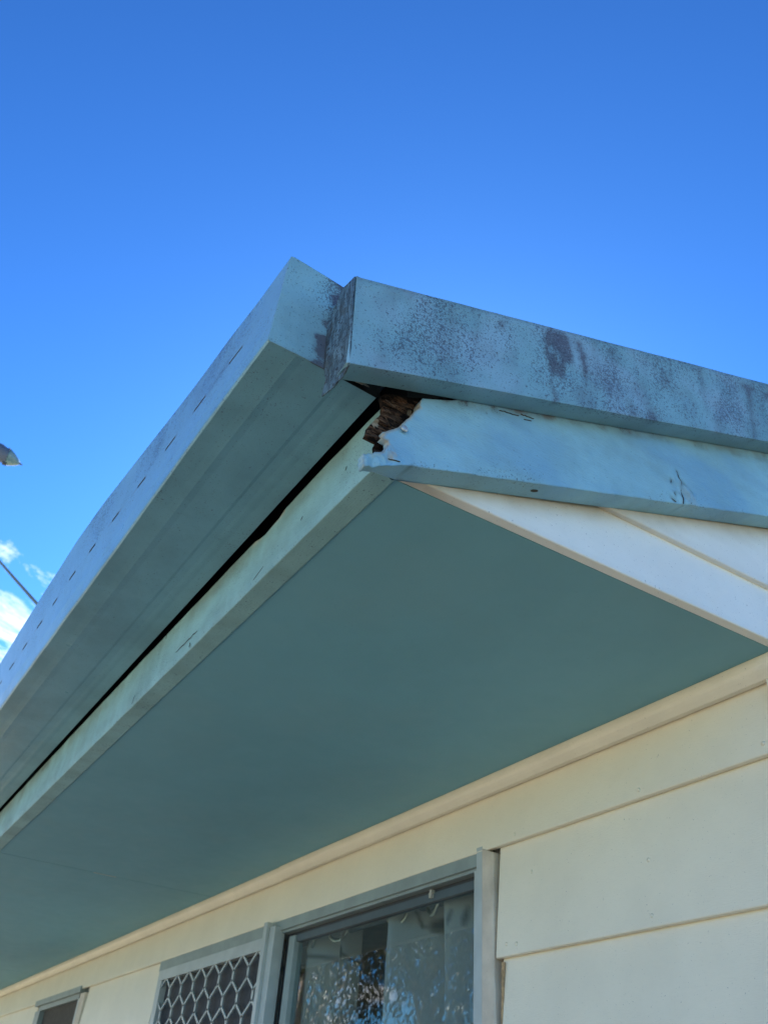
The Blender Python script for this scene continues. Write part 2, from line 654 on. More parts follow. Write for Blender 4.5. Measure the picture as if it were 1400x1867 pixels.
# --- fascia board
fo = [(-0.0255, 0.0), (-0.0255, 0.090), (-0.036, 0.094), (-0.10, 0.0985), (-0.20, 0.1000), (-0.312, 0.0995), (-0.3202, 0.0985), (-0.334, 0.0930), (-0.352, 0.0915), (-0.385, 0.0890), (-0.406, 0.0925), (-0.4238, 0.0975)]
x = -0.5
while x > -3.2:
    fo.append((x, 0.1 + 0.0075 * sstep(-x, 0.45, 1.5) + 0.0010 * nz(x, 0, 0, 9) + 0.0016 * min(0, nz(x, 3, 0, 23))))
    x -= 0.04
fo += [(-3.3, 0.1075), (-3.3, 0.0)]


def fplace(u, v, k):
    if k == 0:
        bump = 0.0007 * fbm(u, 0, v, 14, 2) + 0.0022 * max(0, 1 - v / 0.012) ** 2
        return (u, bump, v - (0.0005 * nz(u, 0, 0, 25) if v < 0.001 else 0) - 0.002)
    return (u, 0.036, v - 0.002 if v < 0.01 else v)


fb = MB()
cdt_slab(fo, 0.010, fplace, fb, 0.036)
fas = fb.build('fascia_board', M['fascia'], house)
fc = {'f1': [(-0.8301, 0.1), (-0.8257, 0.0882)], 'f2': [(-0.6614, 0.0116), (-0.6596, 0.0012)], 'f4': [(-0.9649, 0.002), (-0.9590, 0.0193)],
      'f5': [(-0.1195, 0.0495), (-0.1220, 0.0430)], 'f6': [(-0.2432, 0.0396), (-0.2492, 0.0347)], 'f7': [(-0.3664, 0.0176), (-0.4003, 0.0094)]}


def f_stain(x, y, z):
    top = sstep(z, 0.045, 0.1)
    band = sstep(fbm(x, 0, 0, 5, 4), -0.15, 0.5)
    return 0.20 * top + 0.42 * top * band + 0.30 * sstep(fbm(x * 0.6 + z, 0, z - x * 0.3, 22, 7), -0.1, 0.6) + 0.12


setattr_pts(fas, stain=f_stain, speck=lambda x, y, z: 0.3 + 0.25 * sstep(fbm(x, 0, z, 12, 1), 0, 0.6),
            grime=lambda x, y, z: 0.5 * sstep(z, 0.05, 0.1) * sstep(fbm(x, 0, 0, 4, 4), -0.3, 0.5) + 0.12 * sstep(fbm(x, 0, z * 0.3, 30, 2), 0.0, 0.6),
            bare=lambda x, y, z: 0.8 * (sstep(z, 0.086, 0.0925) if -0.43 < x < -0.315 else 0))
ff = MB().box(XL, -3.301, 0.0, 0.036, -0.002, 0.1075).build('fascia_board', M['fascia'], house)


def crackstrip(mb, pts, w, yf):
    """thin sunken-looking sliver following pts (x, z) just proud of y = yf"""
    L = [Vector((a, 0, b)) for a, b in pts]
    rings = []
    for i, p in enumerate(L):
        d = (L[min(i + 1, len(L) - 1)] - L[max(0, i - 1)]).normalized()
        s = Vector((-d.z, 0, d.x)) * (w * (0.25 if i in (0, len(L) - 1) else 0.5))
        rings.append([(p.x + s.x, yf, p.z + s.z), (p.x, yf - 0.0004, p.z), (p.x - s.x, yf, p.z - s.z)])
    mb.sweep(rings)


M['crack'] = plain('dark_crack', (0.045, 0.036, 0.030), 0.9)
ck = MB()
for k, q in fc.items():
    a, b = Vector(q[0]), Vector(q[1])
    mid = [a.lerp(b, t) + Vector((0.0012 * nz(t * 9, a.x, 0, 1), 0)) for t in (0, 0.3, 0.65, 1)]
    crackstrip(ck, [tuple(v) for v in mid], 0.004 if k in ('f2', 'f1', 'f6') else 0.0022, -0.0002)
L = [(-0.7364 + 0.1027 * t, 0.0232 + 0.003 * nz(t * 8, 1, 2, 1)) for t in [i / 10 for i in range(11)]]
crackstrip(ck, L, 0.0022, -0.0002)
o = ck.build('paint_crack', M['crack'], house)
o['kind'] = 'stuff'

# dark block added to stand in for the unlit roof void behind the gutter gap
MB().sweep([[(x, 0.05, 0.02), (x, 0.05, 0.205 + 0.36 * 0.05 + 0.010), (x, 0.40, 0.205 + 0.36 * 0.40 + 0.010), (x, 0.40, 0.02)] for x in (-0.0575, XL)]).build('roof_void_block', M['void'], house)

# --- gutter
PROF = [(-0.166, 0.1125), (-0.142, 0.112), (-0.1325, 0.1113), (-0.129, 0.1109), (-0.1255, 0.1113), (-0.118, 0.112), (-0.068, 0.112),
        (-0.064, 0.1120), (-0.059, 0.1131), (-0.046, 0.1128), (-0.040, 0.1121), (-0.036, 0.1120), (-0.030, 0.1122), (-0.008, 0.1105)]


def lerp_tab(x, tab):
    for (a, fa), (b, fb2) in zip(tab, tab[1:]):
        if b <= x <= a:
            return fa + (fb2 - fa) * (a - x) / (a - b)
    return tab[-1][1] if x < tab[-1][0] else tab[0][1]


TOPY = [(-0.035, -0.162), (-0.13, -0.1655), (-0.228, -0.171), (-0.35, -0.176), (-0.47, -0.1825), (-0.615, -0.191), (-0.75, -0.199), (-0.9, -0.204), (-1.224, -0.206), (-1.6, -0.206), (XL, -0.208)]
BOTY = [(-0.035, -0.169), (-0.235, -0.1725), (-0.54, -0.1745), (-1.47, -0.1826), (XL, -0.19)]
GX = -0.035
slots = []
for i in range(60):
    c = -0.166 - 0.1235 * i if i < 2 else -0.405 - 0.1262 * (i - 2)
    if c < XL + 0.1:
        break
    hl = (0.020 if i > 0 else 0.022) * (0.86 + 0.28 * random.random())
    c += 0.004 * (random.random() - 0.5)
    slots.append((c + hl, c - hl))
xs = set([GX, XL])
for a, b in slots:
    xs |= {round(a, 4), round(b, 4), round((a + b) / 2, 4)}
x = GX - 0.03
while x > XL:
    if all(abs(x - q) > 0.006 for q in xs):
        xs.add(round(x, 4))
    x -= 0.009 if x > -0.55 else 0.03
xs = sorted(xs, reverse=True)
zl = [0.1125, 0.115, 0.130, 0.147, 0.165, 0.182, 0.1964, 0.1980, 0.2028, 0.2044, 0.22, 0.24, 0.262, 0.278, 0.2805]


def front_pt(x, z):
    t = (z - 0.112) / 0.168
    y0, y1 = lerp_tab(x, BOTY), lerp_tab(x, TOPY)
    y = y0 + (y1 - y0) * t
    if z < 0.114:
        y += 0.0022
    y -= 0.0012 * math.exp(-((z - 0.150) / 0.006) ** 2) * (1 if x < GX else 0)
    return (x, y + 0.0008 * nz(x, 0, z, 8, 3), z)


gm = MB()
cols = []
for x in xs:
    fr = [front_pt(x, z) for z in reversed(zl)]
    ty = fr[0][1]
    lip = [(x, ty + 0.010, 0.270), (x, ty + 0.012, 0.279), (x, ty + 0.006, 0.2835)]
    y0 = lerp_tab(x, BOTY)
    sc_ = (y0 + 0.008) / (-0.169 + 0.008)
    bot = [(x, -0.008 + (py + 0.008) * sc_, pz + 0.0004 * nz(x, py, 0, 10)) for py, pz in PROF]
    back = [(x, -0.007, 0.16), (x, -0.006, 0.225)]
    cols.append(lip + fr + bot + back)
nc = len(cols[0])
for c in cols:
    gm.v += c
j_slot = 3 + list(reversed(zl)).index(0.2028)
for i in range(len(cols) - 1):
    xm = (xs[i] + xs[i + 1]) / 2
    holed = any(b < xm < a for a, b in slots)
    for j in range(nc - 1):
        if holed and j == j_slot:
            continue
        gm.f.append((i * nc + j, i * nc + j + 1, (i + 1) * nc + j + 1, (i + 1) * nc + j))
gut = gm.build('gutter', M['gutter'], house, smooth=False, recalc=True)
sm = gut.modifiers.new('thickness', 'SOLIDIFY')
sm.thickness = 0.0012
sm.offset = 0.0


def g_speck(x, y, z):
    if y > lerp_tab(x, TOPY) + 0.012 and z < 0.118:
        return 0.16 + 0.2 * sstep(fbm(x, y, 0, 8, 5), 0.0, 0.6)
    near = sstep(x, -2.2, -0.25)
    up = sstep(z, 0.13, 0.25)
    return (0.30 + 0.55 * up * sstep(fbm(x, 0, z, 7, 2), -0.5, 0.35)) * (0.45 + 0.55 * near) + 0.3 * near * sstep(fbm(x, 0, z, 16, 9), 0.0, 0.6)


def g_stain(x, y, z):
    v = 0.0
    if z < 0.118 and y > -0.165:
        v = 0.16 * sstep(fbm(x * 0.7, y * 2, 0, 6, 1), -0.1, 0.7) + 0.5 * max(0, 1 - abs(x + 0.045 - 0.012 * nz(y, 0, 0, 40)) / 0.012) * sstep(y, -0.16, -0.13)
        v += 0.25 * sstep(x, -0.22, -0.06) * sstep(fbm(x, y, 0, 18, 4), 0.0, 0.6)
    else:
        near = sstep(x, -1.3, -0.1)
        v = 0.42 * near * sstep(z, 0.17, 0.27) * sstep(fbm(x, 0, z, 11, 8), -0.2, 0.5) + 0.18 * sstep(z, 0.15, 0.22) * (1 - sstep(z, 0.24, 0.28))
        # grime run beside the first slots
        v += 0.85 * soft((x, z), [(-0.19, 0.212), (-0.20, 0.203), (-0.262, 0.192), (-0.255, 0.203)], 0.012)
    return v


setattr_pts(gut, speck=g_speck, stain=g_stain, fade=lambda x, y, z: 0.0 if z < 0.118 else 0.75,  # front face tinted bluer than the underside: sky light put into its colour
            rust=lambda x, y, z: (0.4 if 0.1975 < z < 0.2033 and any(b - 0.002 < x < a + 0.002 for a, b in slots[:16]) else 0) + 0.75 * (soft((x, y), [(-0.047, -0.152), (-0.052, -0.142), (-0.05, -0.128), (-0.045, -0.135)], 0.006) if z < 0.118 else 0))
# dark fill added in the gutter to block sky light behind the slots
ll = MB()
rings = []
for x in frange(GX - 0.02, XL + 0.02, 0.04):
    h = 0.236 + 0.008 * nz(x, 0, 0, 7)
    fy = [front_pt(x, q)[1] + 0.004 for q in (0.12, 0.17, h)]
    rings.append([(x, fy[0], 0.119), (x, fy[1], 0.17), (x, fy[2], h), (x, -0.09, h + 0.010), (x, -0.012, h), (x, -0.012, 0.119)])
o = ll.sweep(rings).build('slot_light_block', plain('dark_slot_fill', (0.045, 0.030, 0.018), 0.95, 0, 0.4, 60), gut)
o['kind'] = 'stuff'
# stop end of the gutter (a pan with turned edges), closing it towards the barge
ec = MB()
eo = [(-0.169, 0.1118), (-0.165, 0.1108), (-0.12, 0.1100), (-0.06, 0.1075), (-0.01, 0.1040), (-0.0065, 0.106), (-0.0065, 0.222), (-0.06, 0.232), (-0.075, 0.276), (-0.110, 0.2795), (-0.157, 0.2845), (-0.1625, 0.2825), (-0.1632, 0.277), (-0.1665, 0.19)]


def ecplace(u, v, k):
    b = 0.0009 * fbm(0, u, v, 22, 3)
    return (GX + 0.0016 + b, u, v) if k == 0 else (GX - 0.0002, u, v)


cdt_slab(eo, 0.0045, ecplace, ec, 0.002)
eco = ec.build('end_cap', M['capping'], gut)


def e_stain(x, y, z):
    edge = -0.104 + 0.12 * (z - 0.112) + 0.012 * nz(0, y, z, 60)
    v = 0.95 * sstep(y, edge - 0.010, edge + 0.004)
    v += 0.5 * sstep(y, -0.135, -0.095) * sstep(fbm(0, y, z, 30, 2), 0.0, 0.7)
    v += 0.35 * sstep(z, 0.14, 0.155) * (1 - sstep(z, 0.17, 0.2)) * sstep(fbm(0, y, z, 24, 6), 0.0, 0.6)
    v += 0.35 * (1 - sstep(z, 0.112, 0.119))
    return v


setattr_pts(eco, stain=e_stain, crack=lambda x, y, z: 0.92 * sstep(y, -0.082, -0.070) * (1 - sstep(z, 0.15, 0.18)), speck=lambda x, y, z: 0.1 + 0.9 * sstep(y, -0.135, -0.085) * sstep(z, 0.15, 0.26) + 0.2 * sstep(fbm(0, y, z, 18), 0.1, 0.7))  # blackens the lower cap to paint in the hollow's shadow under the lip
# sealant bead and dirt where the cap meets the flashing
# loose sliver of painted timber hanging at the chipped part of the fascia
ch = MB()
ch.sweep([[(-0.352 - 0.055 * t, -0.0115 - 0.002 * math.sin(t * 9), 0.1135 + 0.002 * math.sin(5 * t)),
           (-0.352 - 0.055 * t, -0.0085, 0.1120 - 0.002 * t), (-0.352 - 0.055 * t, -0.009, 0.117)] for t in [i / 8 for i in range(9)]])
ch.box(-0.408, -0.400, -0.0175, -0.010, 0.111, 0.117)
ch.build('paint_sliver', plain('peeled_paint', (0.62, 0.58, 0.47), 0.8, 0, 0.15, 90), gut)

# --- barge board (front face x = 0), with its rotten end
def bz(y):
    return -0.0148 + PITCH * (y - 0.0296)


YE = 3.62                                   # ridge
bo = [(0.0296, -0.0148), (0.0150, -0.0222), (0.0050, -0.0282), (-0.0060, -0.0335), (-0.0150, -0.0372), (-0.0230, -0.0428), (-0.0300, -0.0450), (-0.0345, -0.0492), (-0.0372, -0.0468), (-0.0364, -0.0420), (-0.0385, -0.0392), (-0.0370, -0.0345), (-0.0388, -0.0318), (-0.0366, -0.0296), (-0.0340, -0.0298), (-0.0318, -0.0268), (-0.0270, -0.0264), (-0.0245, -0.0225), (-0.0188, -0.0205), (-0.0128, -0.0152), (-0.0085, -0.0060), (-0.0049, 0.0019),
      (-0.0062, 0.0070), (-0.0110, 0.0072), (-0.0147, 0.0082), (-0.0118, 0.0120), (-0.0118, 0.0145), (-0.0146, 0.0169), (-0.0100, 0.0200), (-0.0058, 0.0245), (0.0030, 0.0322), (0.0103, 0.0401), (0.0120, 0.0452), (0.0149, 0.0495),
      (0.0180, 0.0560), (0.0230, 0.0620), (0.0262, 0.0690), (0.0301, 0.0783), (0.0345, 0.0840), (0.0369, 0.0883), (0.0352, 0.0912), (0.0357, 0.0939), (0.0397, 0.1046), (0.055, 0.1120), (0.072, 0.1200), (0.085, 0.1270),
      (0.120, 0.1550), (0.17, 0.2), (1.35, bz(1.35) + 0.15), (1.35, bz(1.35))]
KNOT = [(0.5176, 0.2125), (0.5062, 0.1955), (0.4987, 0.1606), (0.5137, 0.1542), (0.5244, 0.1530), (0.5440, 0.1621), (0.5523, 0.1759), (0.5466, 0.1896), (0.5373, 0.1991), (0.5283, 0.2178)]
CR = [[(0.5230, 0.2229), (0.5277, 0.2072), (0.5294, 0.1978), (0.5262, 0.1736), (0.5259, 0.1567)], [(0.5277, 0.2072), (0.5409, 0.1957), (0.5518, 0.1907)],
      [(0.5072, 0.1972), (0.5043, 0.1882)], [(0.5073, 0.1709), (0.5090, 0.1655)], [(0.4987, 0.1563), (0.5105, 0.1545)]]


def b_relief(u, v):
    d = 0.0010 * fbm(0, u, v, 10, 1) + 0.0004 * fbm(0, u * 0.4, v, 60, 2)
    if abs(u - 0.525) < 0.06:
        kn = soft((u, v), KNOT, 0.012)
        d += 0.0035 * kn * (0.5 + fbm(0, u, v, 45, 5)) - 0.002 * max((max(0, 1 - dpoly((u, v), c, False) / 0.0032) for c in CR), default=0)
        d += 0.003 * math.exp(-((u - 0.540) / 0.008) ** 2 - ((v - 0.178) / 0.014) ** 2)
    lip = max(0, 1 - math.hypot(u + 0.016, v + 0.030) / 0.036)
    d += 0.008 * lip * (0.5 + fbm(0, u, v, 48, 8))
    return d


def bplace(u, v, k):
    if k == 0:
        dz = 0.0012 * nz(u, 0, 0, 30) if v - bz(u) < 0.003 else 0
        return (b_relief(u, v) - 0.001, u, v + dz)
    thin = u < 0.035 and v > -0.01 + 0.2 * u
    if v < 0.01 and u < 0.035:
        return (-0.012 - 0.024 * sstep(u, -0.004, 0.026), u, v)
    return (-0.010 if thin else -0.036, u, v)


def barge_slab():
    mb = MB()
    # finer net at the rotten end, coarser further up
    left = [q for q in bo if q[0] < 0.13]
    cut = 0.78
    cdt_slab([bo[0]] + bo[1:-2] + [(cut, bz(cut) + 0.15), (cut, bz(cut))], 0.0042, bplace, mb, 0)
    return mb


bg_ = barge_slab()
bar = bg_.build('barge_board', M['barge'], house)


def b_stain(x, y, z):
    if x < -0.006:
        return 0.10
    t = z - bz(y)
    topline = 0.0766 + 0.352 * (y + 0.077)
    d = topline - z
    v = 0.55 * (1 - sstep(d, 0.004, 0.016)) * sstep(fbm(0, y, z, 26, 3), -0.25, 0.35)
    v += 0.8 * soft((y, z), [(0.075, 0.118), (0.10, 0.124), (0.16, 0.145), (0.165, 0.155), (0.12, 0.150), (0.085, 0.128)], 0.012) * sstep(fbm(0, y, z, 50, 3), -0.3, 0.3)
    v += 0.55 * soft((y, z), KNOT, 0.014) * sstep(fbm(0, y, z, 60, 3), -0.5, 0.4)
    v += 0.15 * sstep(fbm(0, y, z, 6, 3), 0.1, 0.7)
    return v


def b_speck(x, y, z):
    t = z - bz(y)
    v = 0.5 * (1 - sstep(t, 0.01, 0.06)) * sstep(fbm(0, y, z, 9, 6), -0.1, 0.5) if x > -0.006 else 0
    v += 0.6 * soft((y, z), [(0.09, 0.110), (0.17, 0.140), (0.165, 0.155), (0.085, 0.125)], 0.02)
    v += 0.4 * (1 - sstep(t, 0.004, 0.014)) * (1 if 0.03 < y < 0.1 else 0.1) if x > -0.006 else 0
    return v


def b_crack(x, y, z):
    if x < -0.006:
        return 0
    v = 0.0
    if abs(y - 0.525) < 0.06:
        v = 0.42 * max(max(0, 1.1 - dpoly((y, z), c, False) / 0.0040) for c in CR) * sstep(fbm(0, y, z, 120, 2), -0.7, 0.2)
    topline = 0.0766 + 0.352 * (y + 0.077) - 0.011 + 0.002 * nz(y, 0, 0, 40)
    if 0.026 < y < 0.031 and z - bz(y) < 0.016:
        v = max(v, max(0, 1.0 - abs(y - 0.0285) / 0.0022) * 0.8)
    return min(1, v)


def b_bare(x, y, z):
    d = dpoly((y, z), bo[7:42], False) if y < 0.06 else 9
    v = 0.9 * max(0, 1 - d / 0.0035) * (0.35 if y < -0.02 else 1) * sstep(fbm(0, y, z, 80, 1), -0.8, 0.1)
    if math.hypot((y + 0.004), (z + 0.010)) < 0.012:
        v = max(v, 0.85 * sstep(fbm(0, y, z, 70, 3), -0.3, 0.2))
    if abs(y - 0.54) < 0.04:
        v = max(v, 0.45 * soft((y, z), [(0.528, 0.198), (0.526, 0.156), (0.545, 0.160), (0.553, 0.174), (0.541, 0.193)], 0.010) * sstep(fbm(0, y, z, 90, 4), -0.6, 0.5))
    return v if x > -0.012 else 0.25 * v


setattr_pts(bar, rust=lambda x, y, z: (0.55 + 0.35 * sstep(y, 0.06, 0.08) * (1 - sstep(y, 0.15, 0.2))) * (1 - sstep(0.0766 + 0.352 * (y + 0.077) - z, 0.003, 0.012 + 0.008 * sstep(y, 0.06, 0.1) * (1 - sstep(y, 0.14, 0.2)))) * sstep(fbm(0, y, z, 36, 9), -0.1, 0.5) * (1 - 0.6 * sstep(y, 0.3, 0.4)) if x > -0.006 else 0,
            fade=lambda x, y, z: 0.6 * sstep(fbm(0, y * 0.5, z, 10, 12), -0.2, 0.7), grime=lambda x, y, z: 0.10 * sstep(fbm(0, y * 0.4, z, 28, 2), 0.0, 0.7), stain=b_stain, speck=b_speck, crack=b_crack, bare=b_bare)
# the rest of the barge up to the ridge
rest = MB()
rest.sweep([[(-0.036, y, bz(y)), (-0.001, y, bz(y)), (-0.001, y, bz(y) + 0.15), (-0.036, y, bz(y) + 0.15)] for y in (0.7802, 1.0, 1.5, YE)])
rest.build('barge_board', M['barge'], house)

# open cracks: round the knot, and where the paint has parted along the top
def xcrack(mb, pts, w):
    L = [Vector((0, a, b)) for a, b in pts]
    rings = []
    for i, p in enumerate(L):
        d = (L[min(i + 1, len(L) - 1)] - L[max(0, i - 1)]).normalized()
        sd_ = Vector((0, -d.z, d.y)) * (w * (0.2 if i in (0, len(L) - 1) else 0.5))
        xf = b_relief(p.y, p.z) - 0.001
        rings.append([(xf + 0.0006, p.y + sd_.y, p.z + sd_.z), (xf + 0.0016, p.y, p.z), (xf + 0.0006, p.y - sd_.y, p.z - sd_.z), (xf - 0.003, p.y, p.z)])
    mb.sweep(rings)


def wig(pts, amp, sd):
    out = []
    for (a, b), (c_, d_) in zip(pts, pts[1:]):
        k = max(2, int(math.hypot(c_ - a, d_ - b) / 0.003))
        out += [(a + (c_ - a) * i / k + amp * nz(i * 0.9, a * 90, sd, 1), b + (d_ - b) * i / k + amp * nz(i * 0.8, b * 90, sd + 3, 1)) for i in range(k)]
    return out + [pts[-1]]


ckm = MB()
for i, c in enumerate(CR):
    if i == 1:
        continue
    xcrack(ckm, wig(c, 0.0012, i), 0.0013 if i < 2 else 0.0012)
rr = random.Random(5)
y = 0.165
while y < 0.22:
    Lc = 0.008 + 0.07 * rr.random() ** 2 if y < 0.36 else 0.004 + 0.025 * rr.random() ** 2
    tz = lambda q: 0.0766 + 0.352 * (q + 0.077) - 0.0105 + 0.002 * nz(q, 0, 0, 40)
    xcrack(ckm, wig([(y, tz(y) + 0.003 * rr.random()), (y + Lc, tz(y + Lc) - 0.002 * rr.random())], 0.0016, 7), 0.0006 + 0.0007 * rr.random())
    if rr.random() < 0.35 and y < 0.3:
        q = y + 0.01 * rr.random()
        xcrack(ckm, wig([(q, tz(q) - 0.006), (q + Lc * 0.6, tz(q + Lc * 0.6) - 0.0065)], 0.0010, 9), 0.0014)
    if rr.random() < 0.4:
        y += 0.03 * rr.random()
    y += Lc + 0.004 + (0.022 if y < 0.36 else 0.06) * rr.random()
xcrack(ckm, wig([(-0.004, -0.0205), (0.012, -0.0185)], 0.0006, 2), 0.0016)
o = ckm.build('paint_crack', M['crack'], bar)
o['kind'] = 'stuff'

# rotten core behind the torn paint: fibres run along the board
core = [(0.02, 0.112), (-0.0013, 0.1005), (-0.0133, 0.0910), (-0.0100, 0.0840), (-0.0078, 0.0775), (-0.0085, 0.0720), (-0.0078, 0.0672), (-0.0130, 0.0560), (-0.0183, 0.0473), (-0.0225, 0.0390), (-0.0263, 0.0310), (-0.0268, 0.0230), (-0.0290, 0.0150), (-0.0215, 0.0145), (-0.0121, 0.0144), (-0.0145, 0.0060), (-0.0122, -0.0038),
        (-0.0200, -0.0180), (-0.02, -0.030), (0.06, 0.00), (0.13, 0.05), (0.13, 0.162), (0.0978, 0.1496), (0.0496, 0.123)]


def fibre(u, v):
    s, t = u + 0.34 * v, v - 0.34 * u
    f = 1.3 * nz(s * 0.08, 0, t, 190, 2) + 0.8 * nz(s * 0.10, 0, t, 420, 5) + 0.9 * nz(s * 0.6, 0, t, 45, 1)
    return f


def cplace(u, v, k):
    if k == 0:
        e = dpoly((u, v), core)
        return (-0.0165 + 0.0036 * fibre(u, v) - 0.006 * sstep(0.012 - abs(v - 0.012 - 0.2 * u), 0, 0.012), u, v)
    return (-0.0245, u, v)


cm = MB()
cdt_slab(core, 0.0021, cplace, cm, 0)
co = cm.build('rotten_timber', M['rot'], bar)
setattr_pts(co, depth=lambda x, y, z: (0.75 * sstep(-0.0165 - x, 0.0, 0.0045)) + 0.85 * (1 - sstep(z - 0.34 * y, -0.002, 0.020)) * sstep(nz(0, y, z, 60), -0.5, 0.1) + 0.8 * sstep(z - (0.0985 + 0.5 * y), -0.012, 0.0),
            bare=lambda x, y, z: 0.8 * (1 if math.hypot(y + 0.019, z - 0.040) < 0.006 else 0) + 0.5 * (1 if math.hypot(y - 0.032, z - 0.085) < 0.004 else 0))
# splinters of wood caught under the capping
M['splinter'] = plain('grey_splinter', (0.33, 0.27, 0.21), 0.9, 0, 0.3, 120)
for (ya, za, yb, zb, r) in ((-0.070, 0.1165, -0.034, 0.1105, 0.0026), (-0.05, 0.118, -0.025, 0.111, 0.0018), (0.004, 0.108, 0.018, 0.1125, 0.0016)):
    k = 7
    spm = MB()
    spm.tube([(-0.030 + 0.002 * nz(i, ya, 0, 1), ya + (yb - ya) * i / k, za + (zb - za) * i / k + 0.0016 * nz(i * 1.7, za * 50, 0, 1)) for i in range(k + 1)],
             [r * (0.35 + 0.65 * math.sin(math.pi * (i + 0.4) / (k + 0.8))) for i in range(k + 1)], 6)
    spm.build('timber_splinter', M['splinter'], bar)
# stringy fibres standing out of the rot
rr = random.Random(9)
M['fibre'] = plain('rotten_fibre', (0.15, 0.095, 0.06), 0.95, 0, 0.4, 150)
for q in range(14):
    u0 = -0.022 + 0.052 * rr.random()
    v0 = 0.022 + 0.062 * rr.random() + 0.45 * max(0, u0)
    L_ = 0.008 + 0.014 * rr.random()
    if not inside((u0, v0), core) or not inside((u0 - L_ * 0.6, v0 - 0.2 * L_), core):
        continue
    lift_ = 0.003 + 0.004 * rr.random()
    fm = MB()
    fm.tube([(-0.0145, u0, v0), (-0.0135 + lift_ * 0.6, u0 - L_ * 0.5, v0 - 0.10 * L_), (-0.0125 + lift_, u0 - L_, v0 - (0.34 - 0.3 * rr.random()) * L_)], [0.0011, 0.0009, 0.0003], 5)
    fm.build('timber_splinter', M['fibre'], bar)
# nail
nm = MB()
nm.sweep([[(dx, 0.0135 + r * math.cos(a), 0.0350 + r * math.sin(a)) for a in [k * math.pi / 6 for k in range(12)]] for dx, r in
          ((-0.012, 0.0016), (0.0018, 0.0016), (0.0022, 0.0050), (0.0034, 0.0052), (0.0044, 0.0042), (0.0048, 0.0012))])
nm.build('nail', M['nail'], bar, smooth=True)
# rusty nail hole under the barge
nm = MB()
yy = 0.2384
nm.sweep([[(-0.018 + 0.0032 * math.cos(a) * r, yy + 0.0065 * math.sin(a) * r, bz(yy) + 0.0022 * math.sin(a) * r - h) for a in [k * math.pi / 5 for k in range(10)]] for r, h in ((1.0, -0.004), (1.0, 0.0006), (0.6, 0.0012))])
nm.build('nail', plain('rusty_nail', (0.045, 0.04, 0.03), 0.8), bar)

# --- barge capping: folded sheet metal, front face x = 0.035
XC = 0.035


def cap_bot(y):
    return 0.0624 + 0.3755 * (y + 0.0857)


def cap_top(y):
    return 0.2180 + 0.3700 * (y + 0.0936)


ys = frange(-0.0900, 0.95, 0.0042) + frange(0.956, 1.5, 0.01) + frange(1.56, YE, 0.1)
ts = [0.0, 0.02, 0.05] + [0.05 + 0.9 * i / 26 for i in range(1, 27)] + [0.98, 1.0]
rings = []
for i, y in enumerate(ys):
    ring = []
    w = 0.0007 * nz(0, y, 0, 6, 2)
    # lip underneath, front face, top flange; then the same path back, a sheet's thickness inside
    out = [(0.0015, 0.010), (0.003, 0.0065)]
    zb, zt = cap_bot(y), cap_top(y)
    yoff = (lambda t: (0.0043 - 0.0079 * t) if i == 0 else 0.0)
    path = [(0.0015, y + 0.003, zb + 0.0035), (0.016, y + 0.001, zb + 0.0015)]
    for t in ts:
        xx = XC + w + 0.0006 * fbm(0, y, t * 0.15, 9, 5) - 0.0006 * math.exp(-((t - 0.42) / 0.05) ** 2) + 0.0006 * math.exp(-((t - 0.93) / 0.03) ** 2)
        path.append((xx, y + yoff(t), zb + (zt - zb) * t))
    path += [(0.005, y, zt + 0.004), (-0.075, y, zt + 0.010)]
    inner = [(0.0015, y + 0.003, zb + 0.0050), (0.016, y + 0.001, zb + 0.0030), (XC - 0.0040, y, zb + 0.0028), (XC - 0.0040, y, zt - 0.0020), (0.005, y, zt + 0.0024), (-0.075, y, zt + 0.0084)]
    rings.append(path + inner[::-1])
cpm = MB().sweep(rings)
cap = cpm.build('barge_capping', M['capping'], house)
ST = [
    (1.0, 0.006, [(0.2275, 0.3318), (0.2631, 0.3453), (0.2752, 0.3458), (0.2819, 0.3035), (0.2827, 0.2874), (0.2716, 0.2828), (0.2667, 0.2752), (0.2636, 0.2479), (0.2575, 0.2351), (0.2432, 0.2402), (0.2367, 0.2340), (0.2375, 0.2144), (0.2445, 0.1966), (0.2456, 0.1821), (0.2353, 0.1784), (0.2304, 0.2146), (0.2309, 0.2418), (0.2223, 0.2733), (0.2217, 0.3012)]),
    (1.05, 0.008, [(0.2875, 0.3463), (0.2991, 0.3513), (0.3099, 0.3210), (0.3133, 0.2871), (0.3041, 0.2467), (0.2986, 0.2458), (0.2952, 0.2808), (0.2917, 0.3170)]),
    (0.62, 0.018, [(0.2718, 0.2853), (0.2827, 0.2874), (0.2859, 0.2474), (0.3052, 0.2474), (0.3154, 0.2195), (0.2847, 0.2087), (0.2769, 0.2421)]),
    (0.85, 0.012, [(0.4823, 0.3945), (0.4927, 0.3956), (0.4984, 0.3630), (0.4766, 0.3527)]),
    (0.9, 0.009, [(0.3906, 0.2737), (0.4017, 0.2706), (0.4053, 0.2472), (0.3881, 0.2376)]),
    (1.0, 0.010, [(0.4266, 0.2659), (0.4440, 0.2875), (0.4538, 0.2740), (0.4560, 0.2589), (0.4260, 0.2472)]),
    (0.95, 0.008, [(0.3627, 0.3667), (0.3737, 0.3800), (0.3767, 0.3755), (0.3744, 0.3664), (0.3643, 0.3601)]),
    (0.95, 0.010, [(0.6892, 0.4933), (0.7320, 0.5107), (0.7392, 0.4965), (0.7261, 0.4784), (0.7132, 0.4203), (0.7101, 0.3699), (0.6934, 0.3469), (0.7007, 0.4233), (0.7068, 0.4776)]),
    (0.95, 0.008, [(0.1373, 0.2892), (0.1562, 0.3041), (0.1501, 0.2802), (0.1353, 0.2703)]),
    (1.0, 0.010, [(0.7591, 0.5081), (0.7813, 0.5263), (0.7856, 0.5022), (0.7553, 0.4744)]),
]
